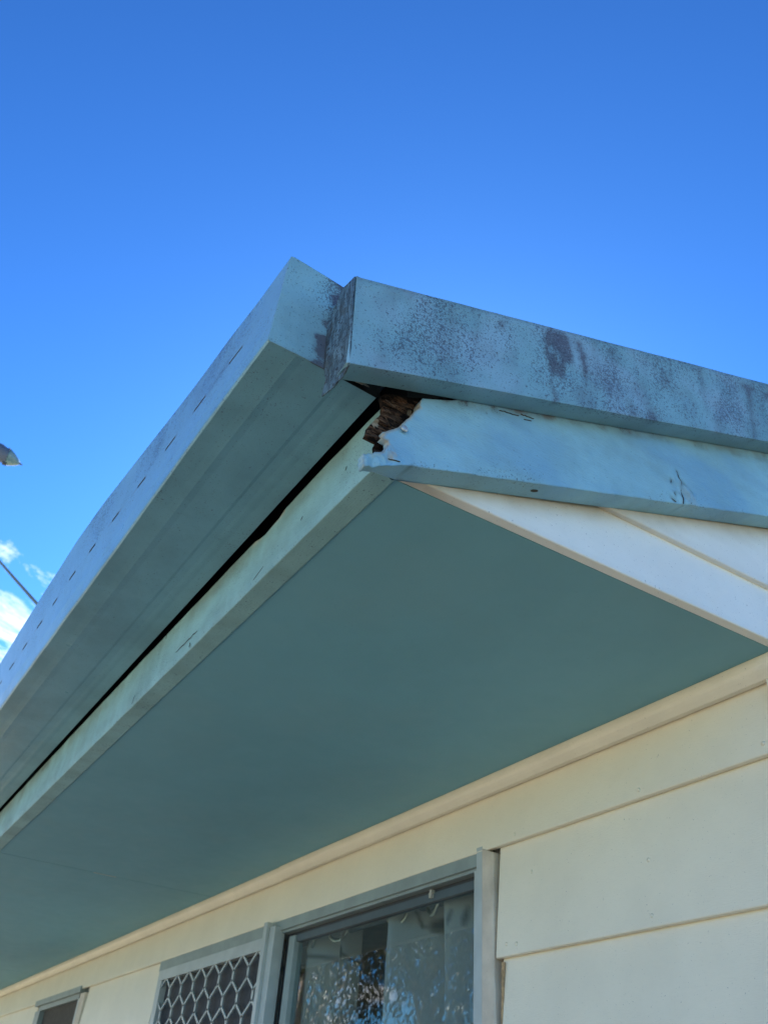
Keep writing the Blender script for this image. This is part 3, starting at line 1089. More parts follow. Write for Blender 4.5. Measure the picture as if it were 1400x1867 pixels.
# thin runs of dirty water down from the top fold
rr = random.Random(21)
for q in range(26):
    y0_ = -0.06 + 0.95 * rr.random()
    if 0.20 < y0_ < 0.32:
        continue
    ln = (0.02 + 0.11 * rr.random() ** 1.6)
    w0_ = 0.002 + 0.005 * rr.random()
    zt_ = cap_top(y0_) - 0.001
    dr = 0.008 * (rr.random() - 0.4)
    ST.append((0.45 + 0.45 * rr.random(), 0.006 + 0.004 * rr.random(), [(y0_ - w0_, zt_), (y0_ + w0_, zt_), (y0_ + dr + w0_ * 0.6, zt_ - ln * 0.6), (y0_ + dr, zt_ - ln), (y0_ + dr - w0_ * 0.5, zt_ - ln * 0.5)]))
HOLES = [[(0.232, 0.297), (0.238, 0.297), (0.241, 0.283), (0.236, 0.283)], [(0.2475, 0.291), (0.2505, 0.292), (0.2520, 0.276), (0.2490, 0.276)]]


def c_stain(x, y, z):
    if x < 0.03 or y > 1.5:
        return 0.12
    v = 0.0
    jy, jz = y + 0.0035 * nz(0, y, z, 90, 1), z + 0.004 * nz(0, y, z, 70, 9)
    for s, w, poly in ST:
        v = max(v, s * soft((jy, jz), poly, w))
    for h in HOLES:
        v *= 1 - 0.9 * soft((jy, jz), h, 0.004)
    t = (z - cap_bot(y)) / 0.155
    run = fbm(0, y, (z - 0.37 * y) * 0.12, 34, 4)
    v = max(v, 0.36 * sstep(run, 0.2, 0.8) * sstep(t, -0.2, 0.6) * sstep(fbm(0, y, 0, 3.0, 8), -0.6, 0.3))
    v = max(v, 0.30 * (1 - sstep(t, 0.0, 0.12)) * sstep(fbm(0, y, z, 16, 3), -0.2, 0.5))
    v = max(v, 0.6 * sstep(t, 0.955, 0.99))
    v = max(v, 0.35 * (1 - sstep(y, -0.088, -0.078)) * sstep(fbm(0, y, z, 50, 6), -0.2, 0.4))
    return min(1, v)


def c_speck(x, y, z):
    if x < 0.03:
        return 0.0
    t = (z - cap_bot(y)) / 0.155
    v = 0.26 + 0.52 * sstep(fbm(0, y, (z - 0.37 * y) * 0.4, 11, 3), -0.40, 0.5) + 0.15 * sstep(y, 0.0, 0.35)
    v *= 0.5 + 0.5 * sstep(t, 0.0, 0.3)
    v *= 0.35 + 0.65 * sstep(y, -0.085, -0.02)
    v += 0.35 * sstep(y, 0.27, 0.31) * (1 - sstep(y, 0.42, 0.52)) * (1 - sstep(t, 0.05, 0.2))
    return v


setattr_pts(cap, stain=c_stain, speck=c_speck, fade=lambda x, y, z: 0.75 * sstep(fbm(0, y, z, 8, 12), -0.2, 0.7) if x > 0.03 else 0.0,
            grime=lambda x, y, z: 0.22 * sstep(fbm(0, y, (z - 0.37 * y) * 0.5, 20, 2), 0.0, 0.7) if x > 0.03 else 0.05)
# folded end flap in dirty galvanised steel
fl = MB()
fpoly = [(XC - 0.001, 0.2185), (0.0021, 0.2267), (-0.0145, 0.2071), (-0.0318, 0.186), (-0.0318, 0.1524), (-0.0308, 0.1054), (-0.0241, 0.0816), (-0.0312, 0.0586), (-0.0113, 0.0536), (-0.002, 0.0522), (0.0085, 0.0545), (0.0173, 0.0520), (XC - 0.001, 0.0630)]


def flplace(u, v, k):
    y = -0.0857 - (v - 0.0624) * 0.0508 - 0.0022 * sstep(0.02 - u, 0, 0.05) + 0.001 * fbm(u, 0, v, 20, 6)
    return (u, y - 0.0012, v) if k == 0 else (u, y + 0.0006, v)


cdt_slab(fpoly, 0.006, flplace, fl, 0)
fl.build('end_flap', M['galv'], cap)
# --- scotia under the soffit (two lengths, with a small step at their joint)
def scotia(xa, xb, dy, name='scotia_moulding'):
    rings = []
    for x in frange(xa, xb, 0.15):
        wob = 0.0022 * nz(x, 0, 0, 2.2, 4)
        prof = [(0.7495 + dy + wob, -0.0005), (0.7480 + dy + wob, -0.0050), (0.7474 + dy + wob, -0.0105), (0.7482 + dy + wob, -0.0165), (0.7510 + dy, -0.0220), (0.7555 + dy, -0.0272), (0.7600 + dy, -0.0312), (0.7620 + dy, -0.0332), (0.7640 + dy, -0.0345), (WALL_Y + 0.002, -0.0345), (WALL_Y + 0.002, -0.0005)]
        rings.append([(x, y, z) for y, z in prof])
    return MB().sweep(rings).build(name, M['moulding'], house)


s1 = scotia(-0.04, -1.805, 0.0)
s2 = scotia(-1.8055, XL, 0.0028)

# --- weatherboards
def wboard(x0, x1, zb, zt, seed=0):
    """front-wall board, lower edge proud; underside rebated over the board below"""
    prof = [(WALL_Y - 0.0060, zb + 0.0015), (WALL_Y - 0.0045, zb), (WALL_Y + 0.0050, zb), (WALL_Y + 0.0050, zb + 0.014), (WALL_Y + 0.022, zb + 0.014), (WALL_Y + 0.022, zt + 0.012), (WALL_Y + 0.0100, zt + 0.012), (WALL_Y + 0.0075, zt)]
    rings = []
    for x in frange(x0, x1, 0.2):
        w = 0.0007 * nz(x, seed, 0, 2.0, seed)
        rings.append([(x, y + (w if i in (0, 1, 7) else 0), z + 0.0008 * nz(x, 0, seed, 3.0, 2) * (1 if i < 3 else 0)) for i, (y, z) in enumerate(prof)])
    return MB().sweep(rings).build('weatherboard', M['board'], house)


Z1 = W(0, -0.1605)[1]
Z2 = W(0, -0.3670)[1]
DZ = Z1 - Z2
xr0 = W(-0.7600, 0)[0]                      # left end of the boards right of the window
x_wl, x_sr, x_sl = W(-2.7060, 0)[0], W(-3.6130, 0)[0], W(-4.4800, 0)[0]
wboard(-0.036, XL, Z1, -0.030, 1)
k = 0
zt = Z1
WB1, WB2 = -1.45, -0.98                     # window sills
while zt > -Z0 + 0.35:
    zb = zt - DZ
    mid = (zb + zt) / 2
    segs = [(-0.036, XL)]
    if zb > WB1 - DZ:
        segs = [(-0.036, xr0 + (0.0065 if k else 0.0)), (x_wl, XL)]
        if zb > WB2 - DZ:
            segs = [segs[0], (x_wl, x_sr), (x_sl, XL)]
    for a, b in segs:
        o = wboard(a, b, zb, zt, k + 2)
        if k in (0, 1) and a > -0.1:
            e = xr0
            me = o.data
            if k == 1:
                # chipped, rust-stained end beside the jamb
                setattr_pts(o, rust=lambda x, y, z: 0)
    k += 1
    zt = zb
for q, (px_, pz_) in enumerate(((-0.10, -0.142), (-0.36, -0.146), (-0.70, -0.148), (-0.73, -0.345), (-0.70, -0.348), (-0.36, -0.349), (-0.10, -0.350), (-0.66, -0.225), (-0.36, -0.262))):
    wx, wz = W(px_, pz_)
    zb_ = Z1 if pz_ > -0.16 else Z2
    yb_ = WALL_Y - 0.006 + 0.0135 * (wz - zb_) / DZ
    MB().sweep([[(wx + r * math.cos(a), yb_ - h, wz + r * math.sin(a)) for a in [k2 * math.pi / 4 for k2 in range(8)]] for r, h in ((0.0042, -0.001), (0.0038, 0.0003), (0.0018, 0.0009))]).build('nail_head', M['board'], house, smooth=True)
# rust bleeding at the gap beside the jamb, on its own little patch of filler
base_z = zt
MB().box(XL, -0.040, WALL_Y + 0.004, WALL_Y + 0.1, -Z0, base_z + 0.01).build('base_wall', M['path'], house)
# sheathing behind the boards, round the openings
sh = MB()
y0, y1 = WALL_Y + 0.023, WALL_Y + 0.075
xa, xb = W(-0.7560, 0)[0], W(-2.72, 0)[0]
xc_, xd = W(-3.60, 0)[0], W(-4.50, 0)[0]
ztop = -0.155
sh.box(XL, -0.06, y0, y1, ztop, 0.0)
sh.box(xa + 0.012, -0.06, y0, y1, -Z0, ztop - 0.001)
sh.box(xc_ + 0.001, xb - 0.001, y0, y1, -Z0, ztop - 0.001)
sh.box(XL, xd, y0, y1, -Z0, ztop - 0.001)
sh.box(xb, xa, y0, y1, -Z0, WB1)
sh.box(xd + 0.001, xc_, y0, y1, -Z0, WB2)
sh.build('wall_lining', M['interior'], house)

# end wall and gable: boards with their face at x = -0.035
XG = -0.035


def gboard(zb, zt, ya, yb, first=False, seed=0):
    x = XG
    prof = [(x - 0.0005, zb + 0.0015), (x - 0.002, zb), (x - 0.0155, zb)] + ([(x - 0.017, zb + 0.001)] if first else [(x - 0.0155, zb + 0.014), (x - 0.017, zb + 0.014)])
    nf = 10 if seed in (1, 5) else 1
    prof += [(x - 0.017, zt + 0.010), (x - 0.0155, zt + 0.010)] + [(x - 0.0005 - 0.0095 * q / nf, zb + 0.0015 + (zt - zb - 0.0015) * q / nf) for q in range(nf, 0, -1)]
    rings = []
    for y in frange(ya, min(yb, 1.2), 0.015) + frange(min(yb, 1.2) + 0.01, yb, 0.2) if nf > 1 else frange(ya, yb, 0.2):
        w = 0.0010 * nz(seed, y, 0, 2.5, seed + 3)
        rings.append([(px + (w if i < 2 else 0), y, pz + 0.0008 * nz(0, y, seed, 4.0, 1) * (1 if i < 3 else 0)) for i, (px, pz) in enumerate(prof)])
    o = MB().sweep(rings).build('weatherboard', M['gable'], house)
    if nf > 1:
        setattr_pts(o, grime=lambda x, y, z: 0.55 * (1 - sstep(bz(y) - z + 0.010 * nz(0, y, 0, 9), -0.005, 0.040)) + 0.10 * (1 - sstep(z - zb, 0.0, 0.006)), speck=lambda x, y, z: 0.06)  # brown below the barge: dirt together with the barge's soft shade, painted in
    return o


def b_age(o, zb):
    pass


YB = 7.24 - WALL_Y                          # back wall of the house
ZG = 0.1115
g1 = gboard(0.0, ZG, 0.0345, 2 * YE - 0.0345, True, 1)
zb = ZG
i = 0
while zb < 1.3:
    zt2 = zb + DZ
    ya = max(0.04, (zt2 - 0.19) / 0.362 - 0.18) if i else 0.20
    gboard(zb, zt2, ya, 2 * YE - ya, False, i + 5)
    zb = zt2
    i += 1
zt = -0.0005
i = 0
while zt > -Z0 + 0.3:
    gboard(zt - DZ, zt - (0.012 if i == 0 else 0), WALL_Y + 0.03, YB, False, i + 20)
    zt -= DZ
    i += 1
MB().box(XG - 0.05, XG + 0.004, WALL_Y - 0.008, WALL_Y + 0.029, -Z0 + 0.2, -0.001).build('corner_stop', M['moulding'], house)
# walls behind
MB().box(-0.11, -0.056, WALL_Y + 0.08, YB, -Z0, -0.01).box(XL, XL + 0.05, WALL_Y + 0.08, YB, -Z0, -0.01).box(XL, -0.056, YB + 0.001, YB + 0.06, -Z0, -0.01).build('wall_frame', M['interior'], house)
MB().box(XL, -0.111, WALL_Y + 0.077, YB, -0.004, 0.0).build('ceiling', M['interior'], house)
MB().box(XL + 0.051, -0.111, 3.6, 3.66, -Z0, -0.005).build('partition', M['interior'], house)
MB().box(XL, -0.056, WALL_Y + 0.08, YB, -Z0 + 0.3, -Z0 + 0.34).build('floor', M['interior'], house)
gt = MB()
gt.f.append((0, 1, 2))
gt.v += [(XL, 0.03, 0.02), (XL, 2 * YE - 0.03, 0.02), (XL, YE, 1.45)]
gt.build('gable_lining', M['board'], house)
gt = MB()
gt.sweep([[(XG - 0.018 - d, 0.05, 0.02), (XG - 0.018 - d, 2 * YE - 0.05, 0.02), (XG - 0.018 - d, YE, 1.40)] for d in (0.002, 0.01)])
gt.build('gable_lining', M['void'], house)

# --- roof: corrugated sheets, both slopes
for side in (0, 1):
    for sidx, (x0, x1) in enumerate(((-0.03, -3.4), (-3.4, -6.8), (-6.8, XL - 0.15))):
        rm = MB()
        cols = []
        x = x0
        while x > x1 - 1e-6:
            hgt = 0.008 * math.cos(x / 0.076 * 2 * math.pi)
            row = []
            for y in (-0.065, 1.2, 2.4, YE):
                yy = y if side == 0 else 2 * YE - y
                row.append((x, yy, roofz(y) + 0.022 + hgt))
            cols.append(row)
            x -= 0.019
        rm.sweep(cols, closed=False)
        o = rm.build('roof_sheet', M['roof'], house, smooth=True)
        md = o.modifiers.new('thickness', 'SOLIDIFY')
        md.thickness = 0.0012
MB().sweep([[(x, YE - 0.16, roofz(YE - 0.16) + 0.033), (x, YE, roofz(YE) + 0.05), (x, YE + 0.16, roofz(YE - 0.16) + 0.033), (x, YE, roofz(YE) + 0.046)] for x in (-0.02, XL - 0.15)]).build('ridge_cap', M['roof'], house)
# far eave: fascia, barge and soffit
MB().box(XL, -0.036, 2 * YE - 0.036, 2 * YE, 0.0, 0.17).build('fascia_board', M['fascia'], house)
MB().box(XL, -0.052, YB + 0.061, 2 * YE - 0.037, 0.0, 0.006).build('soffit_sheet', M['soffit'], house)
MB().sweep([[(-0.036, 2 * YE - y, bz(y)), (-0.001, 2 * YE - y, bz(y)), (-0.001, 2 * YE - y, bz(y) + 0.15), (-0.036, 2 * YE - y, bz(y) + 0.15)] for y in (-0.04, 1.5, YE - 0.001)]).build('barge_board', M['barge'], house)
MB().sweep([[(0.001, 2 * YE - y, cap_bot(y)), (XC, 2 * YE - y, cap_bot(y)), (XC, 2 * YE - y, cap_top(y)), (-0.075, 2 * YE - y, cap_top(y) + 0.01), (-0.075, 2 * YE - y, cap_top(y) + 0.0085), (XC - 0.002, 2 * YE - y, cap_top(y) - 0.002), (XC - 0.002, 2 * YE - y, cap_bot(y) + 0.0015), (0.001, 2 * YE - y, cap_bot(y) + 0.0015)] for y in (-0.09, YE - 0.001)]).build('barge_capping', M['capping'], house)


# ------------------------------------------------------------------ windows (parts of the house)
def rect(mb, x0, x1, z0, z1, y0, y1):
    a, c = W(x0, z0)
    b, d = W(x1, z1)
    mb.box(min(a, b), max(a, b), y0, y1, min(c, d), max(c, d))


WY = WALL_Y
win = bpy.data.objects.new('window', None)
COL.objects.link(win)
win.location = (W(-1.7, 0)[0], WY, Z0 - 0.9)
win.parent = house
bpy.context.view_layer.update()
win.matrix_parent_inverse = house.matrix_world.inverted()
bpy.context.view_layer.update()
# frame: head, right stile, left stile, sill
f = MB()
rect(f, -1.8, -0.8235, -0.1857, -0.1500, WY - 0.004, WY + 0.05)
rect(f, -1.8, -0.8360, -0.1925, -0.1860, WY + 0.004, WY + 0.05)
rect(f, -2.7085, -1.8005, -0.1925, -0.1500, WY - 0.004, WY + 0.05)
f.build('window_head', M['alum'], win)
f = MB()
rect(f, -0.8230, -0.8040, -1.42, -0.1500, WY - 0.006, WY + 0.05)
rect(f, -0.8360, -0.8234, -1.42, -0.1930, WY - 0.002, WY + 0.05)
f.build('window_stile', M['alum_light'], win)
f = MB()
rect(f, -2.7085, -2.690, -1.42, -0.1930, WY - 0.002, WY + 0.05)
f.build('window_stile', M['alum'], win)
f = MB()
rect(f, -2.7085, -0.8040, -1.46, -1.4205, WY - 0.03, WY + 0.05)
f.build('window_sill', M['alum'], win)
# sliding sash on the left carries the security grille; its right stile stands proud
f = MB()
rect(f, -1.7960, -1.7750, -1.4190, -0.1630, WY - 0.030, WY - 0.0045)
rect(f, -1.7745, -1.7400, -1.4190, -0.1760, WY - 0.020, WY + 0.012)
f.build('mullion', M['alum_light'], win)
f = MB()
rect(f, -2.6780, -1.8000, -0.2275, -0.1950, WY - 0.012, WY + 0.010)
rect(f, -2.6780, -2.6400, -1.4190, -0.2280, WY - 0.012, WY + 0.010)
rect(f, -1.8195, -1.8000, -1.4190, -0.2280, WY - 0.012, WY + 0.010)
f.build('screen_frame', M['alum_light'], win)
# diamond grille: expanded aluminium strands
gm = MB()
yg = WY - 0.004
px_, nodeh, rowh = 0.1062, 0.028, 0.0640
x_first = -1.9147 + px_ * 2


def strand(a, b, w):
    (xa_, za_), (xb_, zb_) = a, b
    xa_ = max(-2.645, min(-1.815, xa_))
    xb_ = max(-2.645, min(-1.815, xb_))
    A, B = W(xa_, za_), W(xb_, zb_)
    d = Vector((B[0] - A[0], B[1] - A[1]))
    if d.length < 0.004:
        return
    d.normalize()
    s = Vector((-d.y, d.x)) * w / 2
    e = 0.003
    rings = []
    for P_, sg in ((A, -1), (B, 1)):
        P = Vector(P_) + d * e * sg * 0.4
        rings.append([(P.x + s.x, yg - 0.004, P.y + s.y), (P.x - s.x, yg - 0.004, P.y - s.y), (P.x - s.x * 0.7, yg + 0.002, P.y - s.y * 0.7), (P.x + s.x * 0.7, yg + 0.002, P.y + s.y * 0.7)])
    gm.sweep(rings)


for r in range(-1, 20):
    zc0 = -0.2585 - r * rowh
    off = 0 if r % 2 == 0 else px_ / 2
    for c in range(-1, 11):
        nx = x_first + off - c * px_
        if nx > -1.70 or nx < -2.76:
            continue
        nb = zc0 - nodeh
        if zc0 < -0.225 and nb > -1.42 and -2.645 < nx < -1.815:
            strand((nx, zc0), (nx, nb), 0.0125)
        # arms from this node's foot to the heads of the next row
        za_, zb_ = nb, zc0 - rowh
        if za_ > -0.222:
            t = (za_ + 0.222) / (za_ - zb_)
        else:
            t = 0
        for sgn in (-1, 1):
            xe = nx + sgn * px_ / 2
            xs0 = nx + (xe - nx) * t
            if t < 1 and zb_ > -1.42:
                lo, hi = -2.645, -1.815
                a, b = (xs0, za_ + (zb_ - za_) * t), (xe, zb_)
                if (a[0] < lo and b[0] < lo) or (a[0] > hi and b[0] > hi):
                    continue
                def clip(p, q):
                    if lo <= p[0] <= hi:
                        return p
                    bx = lo if p[0] < lo else hi
                    tt = (bx - p[0]) / (q[0] - p[0])
                    return (bx, p[1] + (q[1] - p[1]) * tt)
                strand(clip(a, b), clip(b, a), 0.0075)
gro = gm.build('security_grille', M['alum_light'], win)
gro['kind'] = 'stuff'
f = MB()
rect(f, -2.6400, -1.8200, -1.4190, -0.2278, WY + 0.011, WY + 0.013)
f.build('insect_mesh', M['mesh_dark'], win)
# fixed sash on the right
f = MB()
rect(f, -1.7110, -1.6760, -1.4190, -0.2030, WY + 0.014, WY + 0.040)
f.build('sash_stile', M['alum'], win)
f = MB()
rect(f, -1.6755, -0.8365, -0.2190, -0.2015, WY + 0.020, WY + 0.040)
f.build('sash_rail', M['alum_dark'], win)
f = MB()
rect(f, -1.7395, -1.7115, -1.4190, -0.1935, WY + 0.022, WY + 0.030)
rect(f, -1.7110, -0.8365, -0.2010, -0.1930, WY + 0.024, WY + 0.038)
f.build('glazing_seal', M['rubber'], win)
f = MB()
rect(f, -1.6755, -0.8365, -1.4190, -0.2192, WY + 0.028, WY + 0.032)
f.build('glass_pane', M['glass'], win)
f = MB()
a = W(-1.0170, -0.2010)
f.box(a[0] - 0.008, a[0] + 0.003, WY + 0.013, WY + 0.0198, a[1] - 0.012, a[1] - 0.001)
f.box(a[0] - 0.0005, a[0] + 0.007, WY + 0.010, WY + 0.0195, a[1] - 0.003, a[1] + 0.004)
f.build('latch', plain('latch_putty', (0.36, 0.34, 0.28), 0.7, 0, 0.15, 150), win)
# weathered timber jamb and the dark gap beside it
jm = MB()
rings = []
for i, z in enumerate(frange(-0.1560, -1.45, 0.012)):
    xr = -0.7680 + 0.0015 * nz(0, 0, z, 30, 2) + (0.0 if z > -0.40 else 0.0075 * sstep(-z, 0.40, 0.50) * (0.8 + 0.4 * nz(0, 0, z, 18, 5)))
    if i == 0:
        xr = -0.7690
    pts = []
    for xx, yy in ((-0.8035, WY - 0.006), (-0.800, WY - 0.009), (xr - 0.003, WY - 0.006), (xr, WY - 0.003), (xr, WY + 0.04), (-0.8035, WY + 0.04)):
        wx, wz = W(xx, z - (0.012 if i == 0 and xx > -0.79 else 0))
        pts.append((wx, yy, wz))
    rings.append(pts)
j = jm.sweep(rings).build('timber_jamb', M['jamb'], win)
setattr_pts(j, stain=lambda x, y, z: 0.5 * sstep(x, W(-0.782, 0)[0], W(-0.768, 0)[0]) * sstep(fbm(x, 0, z, 20), -0.3, 0.4) + 0.4 * sstep(z, -0.19, -0.15))
f = MB()
rect(f, -0.7760, -0.7500, -1.44, -0.1535, WY + 0.0225, WY + 0.03)
f.build('flashing_strip', plain('grey_flashing', (0.09, 0.10, 0.12), 0.6, 0.3), win)

# rust-edged board end: a thin lip of swollen stained timber along the chipped end
rl = MB()
rings = []
for i in range(16):
    t = i / 15
    z = Z2 - 0.006 - 0.19 * t
    wd = 0.010 * (1 - t) ** 1.5 + 0.002
    xo = xr0 + 0.0060
    rings.append([(xo, WY + 0.0022 - 0.004 * t, z), (xo + wd * (0.8 + 0.3 * nz(0, 0, z, 60)), WY + 0.0024 - 0.0042 * t, z), (xo + wd * 0.6, WY + 0.006, z), (xo, WY + 0.006, z)])
MB_r = rl.sweep(rings).build('rust_stain', plain('rust_stained_paint', (0.42, 0.28, 0.15), 0.8, 0, 0.25, 120), win)

# small window further along
wi2 = bpy.data.objects.new('window', None)
COL.objects.link(wi2)
wi2.location = (W(-4.05, 0)[0], WY, Z0 - 0.6)
wi2.parent = house
bpy.context.view_layer.update()
wi2.matrix_parent_inverse = house.matrix_world.inverted()
bpy.context.view_layer.update()
f = MB()
rect(f, -4.478, -3.690, -0.1740, -0.1500, WY - 0.012, WY + 0.05)
rect(f, -4.440, -3.7345, -0.1945, -0.1745, WY + 0.002, WY + 0.05)
f.build('window_head', M['alum'], wi2)
f = MB()
rect(f, -4.478, -4.3900, -0.95, -0.1950, WY - 0.002, WY + 0.05)
f.build('window_stile', M['alum'], wi2)
f = MB()
rect(f, -3.7340, -3.6900, -0.95, -0.1950, WY + 0.0, WY + 0.05)
f.build('window_stile', M['alum_light'], wi2)
f = MB()
rect(f, -3.6895, -3.6200, -0.98, -0.1800, WY - 0.006, WY + 0.05)
f.build('timber_jamb', M['jamb'], wi2)
f = MB()
rect(f, -4.478, -3.69, -0.985, -0.9505, WY - 0.03, WY + 0.05)
f.build('window_sill', M['alum'], wi2)
f = MB()
rect(f, -4.3895, -3.7345, -0.95, -0.1950, WY + 0.028, WY + 0.032)
f.build('glass_pane', M['glass'], wi2)
f = MB()
rect(f, -4.36, -3.7345, -0.95, -0.2820, WY + 0.034, WY + 0.05)
f.build('sash_rail', M['alum'], wi2)
f = MB()
rect(f, -4.3895, -3.7345, -0.2830, -0.1950, WY + 0.022, WY + 0.024)
f.build('insect_mesh', plain('brown_insect_mesh', (0.055, 0.047, 0.04), 0.8, 0, 0.15, 60), wi2)
bl = MB()
rect(bl, -4.39, -3.73, -0.94, -0.19, WY + 0.060, WY + 0.063)
o = bl.build('roller_blind', plain('brown_blind_cloth', (0.10, 0.085, 0.07), 0.9))
tag(o, 'brown roller blind drawn down behind the small window at lower left', 'blind')

# ------------------------------------------------------------------ curtain rod and eyelet curtains behind the glass
YC = WY + 0.115
KC = (YC - CY) / (0.86 - CY)


def WC(x, z):
    return CX + (x - CX) * KC, CZ + (z - CZ) * KC


rt = thing('curtain_rod', 'dark metal curtain rod across the window behind the glass', 'curtain rod', (W(-1.5, 0)[0], YC, Z0 - 0.19))
a, b = WC(-2.95, -0.193), WC(-0.95, -0.186)
MB().tube([(a[0], YC, a[1]), (b[0], YC, b[1])], 0.0125, 12).build('rod', M['rod'], rt, smooth=True)
MB().tube([(a[0] - 0.01, YC, a[1]), (a[0] - 0.03, YC, a[1]), (a[0] - 0.06, YC, a[1])], [0.013, 0.022, 0.006], 10).build('finial', M['rod'], rt)
MB().tube([(b[0], YC, b[1]), (b[0] + 0.02, YC, b[1]), (b[0] + 0.05, YC, b[1])], [0.013, 0.022, 0.006], 10).build('finial', M['rod'], rt)
MB().box(b[0] - 0.06, b[0] - 0.045, YC - 0.06, YC, b[1] - 0.02, b[1] + 0.012).build('bracket', M['rod'], rt)


def curtain(xa, xb, folds, label, seed, prints, eyes):
    top = -0.150
    (x0, _), (x1, _) = WC(xa, 0), WC(xb, 0)
    zt_ = WC(0, top)[1]
    zb_ = -1.75
    t0 = thing('curtain', label, 'curtain', ((x0 + x1) / 2, YC, Z0 + zb_), group='printed eyelet curtains behind the window')
    nu, nv = 150, 96
    mb = MB()
    rr = random.Random(seed)
    ph = rr.random() * 6
    for j_ in range(nv + 1):
        v = j_ / nv
        vv = v ** 1.7
        for i_ in range(nu + 1):
            u = i_ / nu
            a_ = 2 * math.pi * folds * u + ph
            amp = 0.060 * (1 - 0.15 * v)
            y = YC + amp * math.sin(a_ + 0.35 * v * math.sin(u * 9)) + 0.006 * math.sin(2.3 * a_ + 3 * v)
            x = x0 + (x1 - x0) * u + 0.010 * math.sin(2 * a_) * 0.5 + 0.012 * v * math.sin(u * 7 + seed)
            mb.v.append((x, y, zt_ + (zb_ - zt_) * vv))
    for j_ in range(nv):
        for i_ in range(nu):
            mb.f.append((j_ * (nu + 1) + i_, j_ * (nu + 1) + i_ + 1, (j_ + 1) * (nu + 1) + i_ + 1, (j_ + 1) * (nu + 1) + i_))
    cl_ = mb.build('cloth', M['curtain'], t0, smooth=True, recalc=False)
    leafs, twigs = prints

    def pr(x, y, z):
        # back to the measured plane
        u_, w_ = CX + (x - CX) / KC, CZ + (z - CZ) / KC
        return max([soft((u_, w_), L_, 0.006) for L_ in leafs] + [0])

    def tw(x, y, z):
        u_, w_ = CX + (x - CX) / KC, CZ + (z - CZ) / KC
        return max([max(0, 1.3 - dpoly((u_, w_), L_, False) / wd) for L_, wd in twigs] + [0]) if twigs else 0

    setattr_pts(cl_, print=lambda x, y, z: min(1, pr(x, y, z)), twig=lambda x, y, z: min(1, tw(x, y, z)))
    # metal eyelets where the cloth turns towards the glass
    for e, ex in enumerate(eyes):
        xx = WC(ex, 0)[0]
        zz_ = WC(0, -0.199)[1]
        ring = []
        for q in range(20):
            A = 2 * math.pi * q / 20
            cxx, czz = 0.034 * math.cos(A), 0.030 * math.sin(A)
            rr_ = []
            for w in range(6):
                B = 2 * math.pi * w / 6
                k_ = 1 + 0.0052 * math.cos(B) / 0.03
                # the ring faces the window at a slant
                rr_.append((xx + cxx * k_, YC - 0.044 + 0.004 * math.sin(B) + 0.25 * cxx * (1 if e % 2 else -1), zz_ + czz * k_))
            ring.append(rr_)
        ring.append(ring[0])
        em = MB()
        em.sweep(ring, caps=False)
        em.build('eyelet', M['eyelet'], t0, smooth=True)
    return t0


def leaf_at(x, z, L_, w, ang):
    pts = []
    for k_ in range(14):
        a_ = 2 * math.pi * k_ / 14
        p_ = Vector((math.cos(a_) * L_, math.sin(a_) * w * (1 - 0.45 * math.cos(a_))))
        pts.append((x + p_.x * math.cos(ang) - p_.y * math.sin(ang), z + p_.x * math.sin(ang) + p_.y * math.cos(ang)))
    return pts


curtain(-1.355, -0.80, 2.5, 'pale printed eyelet curtain hanging in the right half of the window glass', 3,
        ([leaf_at(-1.125, -0.228, 0.055, 0.016, 0.05), leaf_at(-1.30, -0.205, 0.04, 0.012, 0.5), leaf_at(-0.98, -0.243, 0.018, 0.004, 1.4), leaf_at(-1.01, -0.245, 0.014, 0.003, 1.2)],
         [([(-1.38, -0.26), (-1.33, -0.235), (-1.29, -0.205), (-1.20, -0.185)], 0.006), ([(-1.20, -0.20), (-1.19, -0.235), (-1.14, -0.245)], 0.004)]), (-1.087, -1.24))
curtain(-1.95, -1.50, 2.5, 'pale printed eyelet curtain hanging beside the mullion, left of the dark gap', 8,
        ([leaf_at(-1.80, -0.262, 0.045, 0.016, 0.0), leaf_at(-1.50, -0.255, 0.020, 0.008, 1.2), leaf_at(-1.69, -0.225, 0.03, 0.012, 0.8)],
         [([(-1.70, -0.245), (-1.62, -0.255), (-1.52, -0.262), (-1.47, -0.235), (-1.44, -0.20)], 0.006), ([(-1.48, -0.24), (-1.47, -0.33), (-1.49, -0.45)], 0.010)]), (-1.825, -1.53, -1.68))

# ------------------------------------------------------------------ street lamp and cable in the sky at left
lamp = thing('street_lamp', 'grey street lamp with teal cone shaped diffuser against the sky', 'street lamp', (-9.25, -2.6, 0))
hz = 6.0889 + Z0
MB().tube([(-9.25, -2.6, 0), (-9.25, -2.6, 4), (-9.25, -2.6, hz - 0.25)], [0.11, 0.09, 0.07], 14).build('pole', M['lamp_metal'], lamp, smooth=True, lift=False)
MB().tube([(-9.25, -2.6, hz - 0.3), (-9.25, -2.45, hz - 0.02), (-9.23, -1.8, hz + 0.13), (-9.20, -1.0, hz + 0.08), (-9.20, -0.72, hz + 0.06)], 0.032, 10).build('arm', M['lamp_metal'], lamp, smooth=True, lift=False)


def lathe_y(pts, seg=18, x0=-9.19, y0=-0.1565, z0=hz, tilt=-0.18, sx=1.0):
    """rings round a line running back (towards -y) from the nose; pts = (back, radius)"""
    rings = []
    for d, r in pts:
        rings.append([(x0 + r * math.cos(2 * math.pi * k / seg) * sx, y0 - d, z0 - d * tilt + r * math.sin(2 * math.pi * k / seg)) for k in range(seg)])
    return rings


